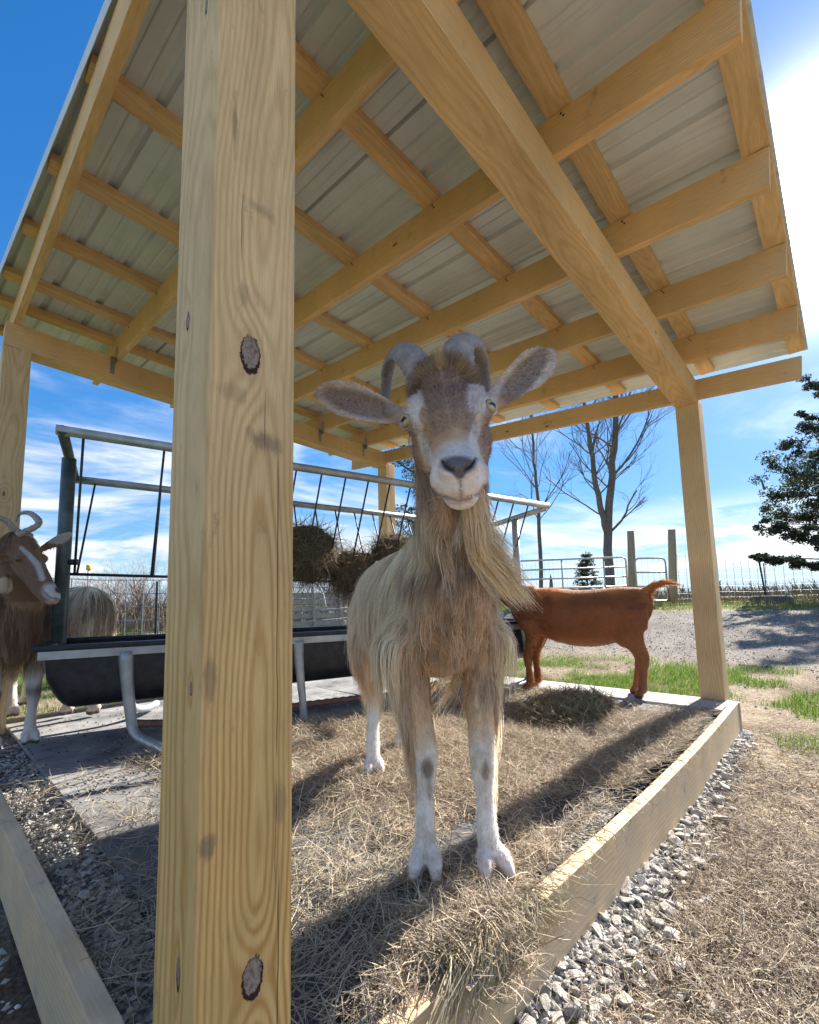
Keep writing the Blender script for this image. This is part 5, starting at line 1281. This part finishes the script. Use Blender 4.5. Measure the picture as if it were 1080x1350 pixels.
        ck = sst(9, 5, np.minimum(np.hypot((px-530), (py-560)*.8), np.hypot(px-646, (py-543)*.8)))*0
        f = lay(f, el(px, py, 537, 588, 13, 34, -6)*.8, mauve); f = lay(f, el(px, py, 645, 580, 11, 36, 6)*.8, mauve)
        rs_ = np.minimum(seglen(px, py, [(556, 548), (560, 575)]), seglen(px, py, [(614, 548), (612, 572)])); f = lay(f, sst(5, 2, rs_)*.5, (.48, .27, .12))
        f = lay(f, el(px, py, 604, 636, 40, 52), (.84, .76, .72))            # pale muzzle
        f = lay(f, el(px, py, 604, 600, 26, 14)*.45, (.42, .38, .38))
        pad = np.clip(el(px, py, 604, 613, 24, 12)+el(px, py, 606, 622, 9, 10), 0, 1); f = lay(f, pad*.93, (.105, .09, .10))
        f = lay(f, np.exp(-(seglen(px, py, [(606, 622), (607, 640), (608, 655)])/1.8)**2)*.75, (.16, .12, .13))
        mo = seglen(px, py, [(571, 645), (577, 652), (590, 657), (606, 660), (620, 657), (633, 650), (640, 640)]); f = lay(f, np.exp(-(mo/1.9)**2)*.8, (.22, .14, .13))
        f = lay(f, np.exp(-(seglen(px, py, [(592, 663), (606, 664), (620, 661)])/2.2)**2)*.6, (.50, .30, .29))
        nr = np.minimum(seglen(px, py, [(583, 608), (590, 617), (597, 621)]), seglen(px, py, [(627, 605), (621, 615), (614, 620)])); f = lay(f, np.exp(-(nr/2.3)**2), (.012, .010, .012))
        f = lay(f, sst(9.5, 7, np.minimum(np.hypot(px-528, py-558), np.hypot(px-647, py-541)))*.6, (.30, .22, .19))
        earc = np.tile(np.array([.23, .175, .15]), (len(P_), 1)); earc = lay(earc, sst(.45, .65, n_)*.5, (.14, .105, .095))
        rim = seglen(px, py, [(417, 508), (440, 512), (470, 523), (505, 532), (530, 540)]); rim2 = seglen(px, py, [(417, 518), (430, 542), (455, 560), (490, 570), (518, 574)]); rim3 = seglen(px, py, [(733, 462), (727, 458), (700, 475), (668, 508), (652, 520)]); rim4 = seglen(px, py, [(733, 470), (724, 500), (700, 530), (672, 546), (655, 556)])
        ein = np.clip(el(px, py, 474, 532, 52, 16, 17)+el(px, py, 690, 497, 50, 16, -50), 0, 1); earc = lay(np.tile(np.array([.62, .52, .44]), (len(P_), 1)), ein, (.29, .225, .195)); earc = lay(earc, ein*sst(.45, .65, n_)*.4, (.26, .20, .17)); earc = lay(earc, sst(505, 525, px)*sst(560, 545, px)*(px < 560)*.7, (.36, .27, .22))
        face = (lt > -.10) & (ln > -.145) & (np.abs(ls) < .098) & (z > .78); cn[face] = f[face]; cn[isear] = earc[isear]
        k = nk | isear; c[k] = cn[k]; c = lay(c, sst(.045, .030, np.linalg.norm(P_-wt, axis=1)), (.66, .48, .34)); c = c*(.88+.24*fbm(P_, 70, 2, 8))[:, None]
        return np.clip(c, 0, 1)
    set_col(me, paint(V2))
    g = tag(link('goat', me, MAT['coat']), 'big shaggy cream and brown goat with a long blond beard facing the camera', 'goat', None)
    V, N = mesh_np(me)
    # horns
    hz = 1.0
    hornc = ((.33, .295, .27), (.20, .175, .16))
    horn([HP(-.02, -.030, -.015), at(540, 470, .905), at(524, 465, .96), at(512, 486, 1.02), at(508, 520, 1.045), at(502, 560, 1.03)], .033, .009, g, *hornc, flat=.62, side=sx)
    horn([HP(-.02, .030, -.015), at(606, 457, .90), at(622, 452, .96), at(634, 474, 1.02), at(640, 508, 1.045), at(645, 545, 1.03)], .035, .009, g, *hornc, flat=.62, side=sx)
    eye(EYR+outR*.0022, outR, -hx, .0152, g, (.72, .60, .36)); eye(EYL+outL*.0022, outL, -hx, .0152, g, (.72, .60, .36))
    bv = bvh_of(me)
    uu = lambda P_: -((P_-O)@fw)
    vv = lambda P_: (P_-O)@sd
    isface = lambda P_: ((P_-H0)@hx/L > -.12) & (np.abs((P_-H0)@sx) < .16) & ((P_-H0)@nx > -.15) & (P_[:, 2] > .80)
    isear = lambda P_: (np.abs((P_-H0)@sx) > .078) & (P_[:, 2] > .93)
    # long coat
    def dens(P_, N_):
        u = uu(P_); z = P_[:, 2]; v = vv(P_); d = np.ones(len(P_)); d *= sst(.36, .44, z); d[isface(P_) | isear(P_)] = 0
        d *= 1-.95*sst(.0, -.6, N_[:, 2])*sst(.55, .5, z); chest = sst(.12, .08, np.abs(v))*sst(.12, .03, u)*(z < .84); d *= 1-.6*chest; d *= np.where(u < .35, 1.5, 1.); return d
    def length(P_):
        u = uu(P_); z = P_[:, 2]; v = np.abs(vv(P_)); n_ = fbm(P_, 7, 2, 3); l = .13+.10*n_; l = l+.05*sst(.62, .5, z)*sst(.35, .15, u); ch = sst(.13, .08, v)*sst(.14, .05, u); l = l*(1-ch)+(.035+.035*n_)*ch; l = l*(1+.35*sst(.50, .44, z)); l = np.where(z > .86, np.minimum(l, .11), l); l = np.where((vv(P_) > .05) & (u > .28), np.minimum(l, .10), l); return l
    def ddir(P_, N_):
        t_ = np.array([0, 0, -1.])+N_*N_[:, 2:3]; sgn = np.sign(vv(P_))[:, None]; t_ = t_+sd*sgn*.55*sst(.5, .9, N_[:, 2:3])-fw*.30*sst(.1, .3, uu(P_))[:, None]; return unit(t_)
    P0, N0_ = sample(me, 1900, dens, 3); G, GN = comb(me, P0, N0_, length(P0), 7, ddir, .42, bv, .42, .09, (.002, .009), 4)
    strands('hair', g, G, GN, me, 46000, dens, paint, (.0007, .0015), 21, clump=.9, jit=.0045, lenvar=(.45, 1.08), tips=((.95, .80, .60), .5))
    # short coat on face, ears, legs
    def d_short(P_, N_):
        z = P_[:, 2]; f = isface(P_) | isear(P_); d = np.where(f, 2.6, sst(.46, .38, z)*1.1); lt_ = (P_-H0)@hx/L; pxx, pyy = proj(P_); d = np.where(f & (np.hypot((pxx-604)/24, (pyy-616)/14) < 1.0), 0, d)
        ey = np.minimum(np.hypot(pxx-530, pyy-558), np.hypot(pxx-650, pyy-539)); d = np.where(f & (ey < 15), 0, d); return d
    def l_short(P_): 
        f = isface(P_); lt_ = (P_-H0)@hx/L; return np.where(isear(P_), .008, np.where(f, np.where(lt_ > .7, .005, .013), np.where(P_[:, 2] < .06, .005, .012)))
    def dir_short(P_, N_):
        f = isface(P_)[:, None]; e = isear(P_)[:, None]; sg = np.sign((P_-H0)@sx)[:, None]; d = np.where(f, -hx*.8+sx*sg*.35, np.array([0, 0, -1.])+fw*.0); return np.where(e, sx*sg+np.array([0, 0, .1]), d)
    fuzz('short_coat', g, me, 62000, d_short, paint, l_short, (.0004, .0009), dir_short, 31, 3, .35)
    # topknot between the horns
    def d_top(P_, N_):
        lt_ = (P_-H0)@hx/L; ls_ = np.abs((P_-H0)@sx); ln_ = (P_-H0)@nx; return ((lt_ > -.20) & (lt_ < .13) & (ls_ < .060) & (ln_ > -.05)).astype(float)
    pt = lambda P_: lay(lay(np.tile(np.array([.44, .31, .19]), (len(P_), 1)), sst(.35, .65, fbm(P_, 60, 2, 3)), (.30, .20, .14)), sst(.012, .004, np.abs((P_-H0)@sx-.0)), (.56, .38, .18))
    fuzz('forelock', g, me, 5200, d_top, pt, (.018, .042), (.0005, .0010), lambda P_, N_: -hx*.9+np.array([0, 0, .5])+sx*(((P_-H0)@sx)*9)[:, None], 33, 5, .8, .12)
    # neck and throat hair
    def d_neck(P_, N_):
        z = P_[:, 2]; u = uu(P_); lt_ = (P_-H0)@hx/L; f = isface(P_); return ((z > .76) & (u < .10) & ~f & ~isear(P_)).astype(float)+.5*((lt_ > .15) & (lt_ < .75) & ((P_-H0)@nx < -.10) & (z > .76))
    P0, N0_ = sample(me, 700, d_neck, 5); G, GN = comb(me, P0, N0_, .085+.05*fbm(P0, 9, 2, 2), 6, lambda P_, N_: unit(np.array([0, 0, -1.])+N_*N_[:, 2:3]-fw*.1), .5, bv, .5, .12, (.002, .008), 6)
    pn = lambda P_: lay(lay(paint(P_), sst(.48, .62, fbm(P_, 16, 2, 44))*.55, (.56, .48, .38)), np.ones(len(P_))*.0, (1, 1, 1))
    strands('neck_hair', g, G, GN, me, 14000, d_neck, pn, (.0005, .0011), 41, clump=.7, jit=.003)
    fuzz('wattle_hair', g, me, 500, lambda P_, N_: (np.linalg.norm(P_-wt, axis=1) < .036).astype(float)*(N_@unit(CAM-wt) > -.3), lambda P_: np.tile(np.array([.74, .55, .38]), (len(P_), 1)), (.020, .036), (.0006, .0011), lambda P_, N_: np.array([0, 0, -1.])+0*P_, 43, 4, .5, .25)
    # beard: hangs from the chin and is blown to the goat's left
    r = np.random.default_rng(9); nb = 1700; K = 9; wind = unit(Rt*.85+np.array([0, 0, -.1]))
    root0 = HP(.90, .020, -.104); cen = np.array([root0, at(634, 700, .765), at(640, 728, .79), at(668, 752, .83), at(700, 790, .88)]); cen = smooth_path(cen, K)
    cen2 = smooth_path(np.array([HP(.76, .016, -.112), at(622, 715, .80), at(632, 750, .84), at(648, 775, .87), at(668, 795, .93)]), K)
    mixu = r.random(nb)**1.6; base = cen[None]*(1-mixu[:, None, None])+cen2[None]*mixu[:, None, None]
    sc_ = r.normal(0, 1, (nb, 3))*np.array([.010, .010, .006]); sc_ = r.normal(0, .0075, (nb, 1))*sx+r.normal(0, .005, (nb, 1))*nx; fan = r.normal(0, 1, (nb, 3)); cl_i = r.integers(0, 46, nb); clf = r.normal(0, 1, (46, 3))
    u = np.linspace(0, 1, K)[None, :, None]; spread = (clf[cl_i]*.8+fan*.45)[:, None]*np.array([.5, .5, .8])*.017*(u**1.1)*(1-.35*u)
    ln_ = r.uniform(.35, 1.08, nb)[:, None, None]*(1-.0*u); base = base[:, :1]+(base-base[:, :1])*ln_
    Pb = base+sc_[:, None]+spread+.010*np.sin(u*5.5+cl_i[:, None, None]*.7)*u*(np.array(clf)[cl_i][:, None])*.6+r.normal(0, .0014, (nb, K, 3))*u; Tn = unit(np.gradient(Pb, axis=1)); Sd = unit(np.cross(Tn, nx+r.normal(0, .4, (nb, 1, 3))))
    Vb, Qb = ribbons(Pb, r.uniform(.0005, .0011, nb)[:, None]*(np.linspace(1, .1, K)**.7)[None], Sd); cb = np.array([.97, .82, .60])*r.uniform(.75, 1.15, (nb, 1))*(.88+.24*r.random(46))[cl_i][:, None]; cb = np.repeat(cb[:, None], K, 1)
    tt = np.linspace(0, 1, K)[None, :, None]; cb = cb*(1-.4*(1-tt)**2)+np.array([.66, .50, .35])*.4*(1-tt)**2
    link('beard', np_mesh('beard', Vb, Qb, True, np.repeat(np.clip(cb, 0, 1).reshape(-1, 3), 2, 0)), MAT['hair'], g)
    return g
big_goat()

# ============ the red-brown goat seen from the side, head hidden by the big goat
def short_goat():
    s = Soup(); F0 = np.array([3.0, 1.19, 0]); R0 = np.array([3.19, .45, 0]); fw = unit(F0-R0); sd = np.cross(fw, [0, 0, 1.]); O = F0; W = lambda u, v, z: O-fw*u+sd*v+np.array([0, 0, z])
    etube(s, [W(-.10, 0, .58), W(.0, 0, .60), W(.16, 0, .575), W(.36, 0, .535), W(.54, 0, .545), (W(.70, 0, .60)), W(.81, 0, .65), W(.85, 0, .665)], [.07, .11, .15, .185, .175, .13, .08, .04], [.10, .155, .190, .205, .20, .165, .105, .06], sd, 24)
    etube(s, [W(.02, 0, .66), W(-.14, 0, .72), W(-.28, 0, .80)], [.09, .065, .055], [.13, .09, .07], sd, 18)
    etube(s, [W(-.26, 0, .84), W(-.36, 0, .80), W(-.46, 0, .72), W(-.52, 0, .67)], [.055, .060, .045, .03], [.06, .07, .05, .032], sd, 18)
    for q in (-1, 1): ear_solid(s, W(-.27, q*.05, .85), W(-.27, q*.17, .80), -np.array(fw)*-1, .03, .006, .3)
    front_leg(s, W(.03, -.09, .52), W(.05, -.085, .42), W(.0, -.075, .235), W(.01, -.07, .085), W(.0, -.07, 0), fw, sd, .95, .006)
    front_leg(s, W(.03, .09, .52), W(.05, .085, .42), W(.02, .08, .235), W(.03, .08, .085), W(.02, .08, 0), fw, sd, .95, .006)
    hind_leg(s, W(.705, -.06, .59), W(.705, -.08, .44), W(.785, -.082, .255), W(.77, -.08, .085), W(.76, -.08, 0), fw, sd, 1.02, (.125, .118, .062))
    hind_leg(s, W(.70, .06, .59), W(.69, .085, .44), W(.755, .085, .255), W(.73, .08, .085), W(.72, .08, 0), fw, sd, 1.02, (.125, .118, .062))
    tl = [W(.82, 0, .715), W(.88, 0, .755), W(.95, 0, .775), W(1.03, 0, .755)]
    etube(s, tl, [.030, .022, .018, .006], [.030, .022, .016, .005], sd, 12)
    me = fuse(s, .0075, 16, 'goat')
    def paint(P_):
        n_ = fbm(P_, 9, 3, 4); z = P_[:, 2]; c = np.tile(np.array([.27, .098, .038]), (len(P_), 1)); c = lay(c, sst(.64, .77, z)*.85, (.62, .28, .09)); c = lay(c, sst(.35, .68, n_)*.5*sst(.40, .55, z)*sst(.80, .70, z), (.12, .046, .024)); c = lay(c, sst(.44, .36, z)*.5, (.30, .12, .05)); c = lay(c, sst(.43, .35, z)*sst(.3, .5, -((P_-O)@fw)+.3)*.25, (.34, .17, .09)); c = lay(c, sst(.03, .02, z), (.10, .07, .05))  # paler orange along the back is sunlight painted into the coat
        c = lay(c, sst(.92, .98, -((P_-O)@fw))*.8, (.52, .27, .11)); return np.clip(c, 0, 1)
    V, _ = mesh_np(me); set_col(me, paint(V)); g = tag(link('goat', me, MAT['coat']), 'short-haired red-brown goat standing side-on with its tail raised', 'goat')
    fuzz('short_coat', g, me, 34000, None, lambda P_: paint(P_)*(.7+1.2*vnoise(P_, 55, 6))[:, None], (.012, .034), (.0009, .0018), lambda P_, N_: -fw*.8+np.array([0, 0, -.6]), 51, 3, .22)
    def d_t(P_, N_): return (-((P_-O)@fw) > .84).astype(float)*(P_[:, 2] > .68)
    fuzz('tail_hair', g, me, 900, d_t, paint, (.03, .055), (.001, .0018), lambda P_, N_: -fw+np.array([0, 0, -.25]), 52, 4, .3, .1)
    return g
short_goat()

# ============ the two goats at the left
def left_goat():
    s = Soup(); O = np.array([.10, 2.50, 0]); fw = unit(np.array([.55, -.835, 0])); fw = unit(Rt*[1, 1, 0]*.72-Fw*[1, 1, 0]*.69); sd = np.cross(fw, [0, 0, 1.]); W = lambda u, v, z: O-fw*u+sd*v+np.array([0, 0, z])
    etube(s, [W(-.09, 0, .60), W(.0, 0, .62), W(.18, 0, .62), W(.42, 0, .61), W(.66, 0, .63), W(.85, 0, .67), W(.95, 0, .68)], [.08, .13, .15, .175, .16, .12, .05], [.11, .18, .20, .20, .185, .14, .06], sd, 24)
    H0 = at(33, 705, 2.30); N0 = at(76, 782, 2.16); hx = unit(N0-H0); upz = np.array([0, 0, 1.]); sx = unit(np.cross(hx, upz)); nx = np.cross(sx, hx); L = np.linalg.norm(N0-H0)
    if nx[2] < 0: nx = -nx
    HP = lambda t_, a_, n_: H0+hx*t_*L+sx*a_+nx*n_
    etube(s, [W(.03, 0, .70), W(-.06, 0, .82), (W(-.08, 0, .86)+HP(.0, 0, -.07))/2, HP(.02, 0, -.07), HP(.12, 0, -.06)], [.13, .10, .085, .07, .06], [.17, .13, .10, .08, .06], sx, 20)
    T_ = [(-.12, .045, .045, -.05), (.0, .060, .060, -.052), (.2, .064, .070, -.066), (.38, .058, .068, -.070), (.6, .045, .055, -.058), (.8, .038, .046, -.050), (.95, .036, .038, -.042), (1.03, .025, .026, -.042)]
    etube(s, [HP(t_, 0, n_) for t_, a, b2, n_ in T_], [a for _, a, _, _ in T_], [b2 for _, _, b2, _ in T_], sx, 20)
    etube(s, [HP(.25, 0, -.12), HP(.6, 0, -.105), HP(.92, 0, -.082)], [.034, .028, .024], [.026, .022, .018], sx, 12)
    for q in (-1, 1): ball(s, HP(.33, q*.045, -.032), .024, [sx, hx, nx])
    ear_solid(s, at(50, 727, 2.27), at(95, 703, 2.27), unit(CAM-H0)+np.array([0, 0, -.3]), .030, .012, .2); ear_solid(s, at(14, 735, 2.24), at(-18, 742, 2.18), unit(CAM-H0), .032, .012, .3)
    wt = at(6, 770, 2.22); etube(s, [wt+[0, 0, .05], wt, wt-[0, 0, .04]], [.016, .02, .014], [.016, .02, .014], sx, 10)
    fz = .0
    front_leg(s, W(.05, -.09, .56), W(.06, -.085, .46), W(.01, -.078, .25), W(.0, -.07, .09), W(-.02, -.07, fz), fw, sd, 1., .008)
    front_leg(s, W(.05, .09, .56), W(.06, .09, .46), W(-.01, .083, .25), W(-.02, .08, .09), W(-.04, .08, fz), fw, sd, 1., .008)
    hind_leg(s, W(.80, -.07, .6), W(.72, -.1, .45), W(.93, -.09, .27), W(.89, -.09, .09), W(.87, -.09, fz), fw, sd); hind_leg(s, W(.80, .07, .6), W(.72, .1, .45), W(.93, .09, .27), W(.89, .09, .09), W(.87, .09, fz), fw, sd)
    me = fuse(s, .0075, 5, 'goat')
    def paint(P_):
        n_ = fbm(P_, 8, 3, 14); z = P_[:, 2]; px, py = proj(P_); loc = P_-H0; lt = loc@hx/L; ls = loc@sx; c = np.tile(np.array([.30, .18, .11]), (len(P_), 1)); c = lay(c, sst(.45, .60, n_)*.7, (.60, .44, .29))
        c = lay(c, sst(.62, .5, z)*.6, (.58, .43, .28)); c = lay(c, sst(.42, .32, z), (.76, .68, .60)); c = lay(c, sst(.025, .015, z), (.1, .08, .07))
        kn = np.exp(-((z-.26)/.03)**2)*.7; c = lay(c, kn*(z < .4), (.16, .10, .08)); hd = (lt > -.15) & (z > .72) & (np.linalg.norm(loc, axis=1) < .5)
        f = np.tile(np.array([.20, .115, .07]), (len(P_), 1)); f = lay(f, sst(4.2, 1.8, 2.*(n_-.5)*3+_sl(px, py, [(28, 722), (40, 733), (50, 745), (56, 762)])), (.50, .46, .43))
        f = lay(f, sst(6, 3, _sl(px, py, [(52, 725), (60, 745)])), (.26, .14, .075)); f = lay(f, el(px, py, 72, 782, 17, 12, 25), (.52, .49, .47)); f = lay(f, el(px, py, 79, 777, 7, 5), (.03, .025, .03)); f = lay(f, sst(2.0, .8, _sl(px, py, [(56, 778), (66, 788), (80, 791)]))*.7, (.10, .07, .06))
        c[hd] = f[hd]; er = (np.hypot(px-82, py-712) < 22) & (z > 1.) & (py < 728) & (px > 64); c[er] = (.42, .40, .40); wt_ = np.hypot(px-6, py-772) < 11; c[wt_ & (z > .7)] = (.5, .38, .26); return np.clip(c, 0, 1)
    V, _ = mesh_np(me); set_col(me, paint(V)); g = tag(link('goat', me, MAT['coat']), 'dark-faced horned goat with a white face stripe at the left edge, facing right', 'goat')
    hc = ((.36, .30, .24), (.20, .165, .14))
    horn([HP(.0, .028, -.01), at(50, 692, 2.32), at(47, 682, 2.38), at(37, 676, 2.44), at(25, 678, 2.46), at(21, 688, 2.45)], .024, .005, g, *hc, flat=.7, side=fw, ridges=20)
    horn([HP(.0, -.028, -.01), at(22, 700, 2.28), at(8, 687, 2.26), at(-8, 682, 2.26), at(-30, 690, 2.25), at(-45, 715, 2.24)], .030, .010, g, *hc, flat=.6, side=fw, ridges=20)
    ec = HP(.35, -.066 if (HP(.35, -.066, -.03)-CAM)@Fw < (HP(.35, .066, -.03)-CAM)@Fw else .066, -.034); eo = unit(ec-HP(.35, 0, -.04)); eye(ec-eo*.006, eo, -hx, .014, g, (.25, .18, .08))
    bv = bvh_of(me); dd_ = lambda P_, N_: sst(.38, .46, P_[:, 2])*(((P_-H0)@hx/L < -.05) | (np.linalg.norm(P_-(H0*.5+N0*.5)-nx*-.05, axis=1) > .24))
    P0, N0_ = sample(me, 1100, dd_, 8); G, GN = comb(me, P0, N0_, .10+.10*fbm(P0, 6, 2, 2), 6, lambda P_, N_: unit(np.array([0, 0, -1.])+N_*N_[:, 2:3]), .4, bv, .5, .1, (.003, .012), 6)
    strands('hair', g, G, GN, me, 15000, dd_, paint, (.0011, .0022), 61, clump=.7, jit=.005)
    fuzz('short_coat', g, me, 9000, lambda P_, N_: 1-dd_(P_, N_), paint, (.010, .02), (.0009, .0016), lambda P_, N_: np.array([0, 0, -1.])-hx*.4, 62, 3, .3)
    return g
def _sl(x, y, pts):
    best = np.full(len(x), 1e9)
    for (a, b2) in zip(pts[:-1], pts[1:]):
        a = np.array(a, float); b2 = np.array(b2, float); d = b2-a; t_ = np.clip(((x-a[0])*d[0]+(y-a[1])*d[1])/(d@d), 0, 1); best = np.minimum(best, np.hypot(x-a[0]-t_*d[0], y-a[1]-t_*d[1]))
    return best
left_goat()
def rump_goat():
    s = Soup(); R0 = np.array([.50, 3.03, 0]); fw = unit(-Rt*[1, 1, 0]*.92+Fw*[1, 1, 0]*.38); sd = np.cross(fw, [0, 0, 1.]); O = R0+fw*.72; W = lambda u, v, z: O-fw*u+sd*v+np.array([0, 0, z])
    etube(s, [W(-.10, 0, .60), W(.0, 0, .62), W(.2, 0, .62), W(.42, 0, .61), W(.62, 0, .63), W(.78, 0, .66), W(.88, 0, .67)], [.08, .13, .15, .17, .16, .13, .06], [.11, .18, .20, .20, .195, .17, .08], sd, 22)
    etube(s, [W(.0, 0, .70), W(-.14, 0, .84), W(-.22, 0, .94)], [.11, .08, .07], [.15, .10, .08], sd, 16); etube(s, [W(-.20, 0, .97), W(-.3, 0, .92), W(-.44, 0, .82)], [.06, .06, .035], [.06, .065, .035], sd, 16)
    front_leg(s, W(.05, -.09, .56), W(.06, -.085, .46), W(.0, -.078, .25), W(.0, -.07, .09), W(.0, -.07, 0), fw, sd); front_leg(s, W(.05, .09, .56), W(.06, .085, .46), W(.0, .078, .25), W(.0, .07, .09), W(.0, .07, 0), fw, sd)
    f1 = np.array([.56, 2.96, 0]); f2 = np.array([.44, 3.09, 0]); hind_leg(s, W(.72, -.07, .6), W(.62, -.1, .45), f1-fw*.04+[0, 0, .27], f1+[0, 0, .09], f1, fw, sd); hind_leg(s, W(.72, .07, .6), W(.62, .1, .45), f2-fw*.04+[0, 0, .27], f2+[0, 0, .09], f2, fw, sd)
    me = fuse(s, .009, 5, 'goat')
    def paint(P_):
        u = -((P_-O)@fw); v = (P_-O)@sd; z = P_[:, 2]; n_ = fbm(np.stack([u*3.2+z*.6, v*.6, z*.6], -1), 9, 3, 2); c = np.tile(np.array([.88, .75, .58]), (len(P_), 1)); c = lay(c, sst(.54, .62, n_)*.75*sst(.50, .68, z), (.24, .165, .12)); c = lay(c, sst(.62, .48, z)*.7, (.66, .46, .28)); c = lay(c, sst(.40, .30, z), (.56, .48, .40)); c = lay(c, sst(.035, .02, z), (.10, .07, .06)); return np.clip(c, 0, 1)
    V, _ = mesh_np(me); set_col(me, paint(V)); g = tag(link('goat', me, MAT['coat']), 'shaggy cream goat with dark streaks, its rump showing behind the left end of the trough', 'goat')
    bv = bvh_of(me); dd_ = lambda P_, N_: sst(.40, .48, P_[:, 2])
    P0, N0_ = sample(me, 1100, dd_, 8); G, GN = comb(me, P0, N0_, .14+.10*fbm(P0, 6, 2, 2), 6, lambda P_, N_: unit(np.array([0, 0, -1.])+N_*N_[:, 2:3]), .4, bv, .5, .1, (.003, .014), 6)
    strands('hair', g, G, GN, me, 13000, dd_, paint, (.0013, .0026), 71, clump=.75, jit=.005); return g
rump_goat()
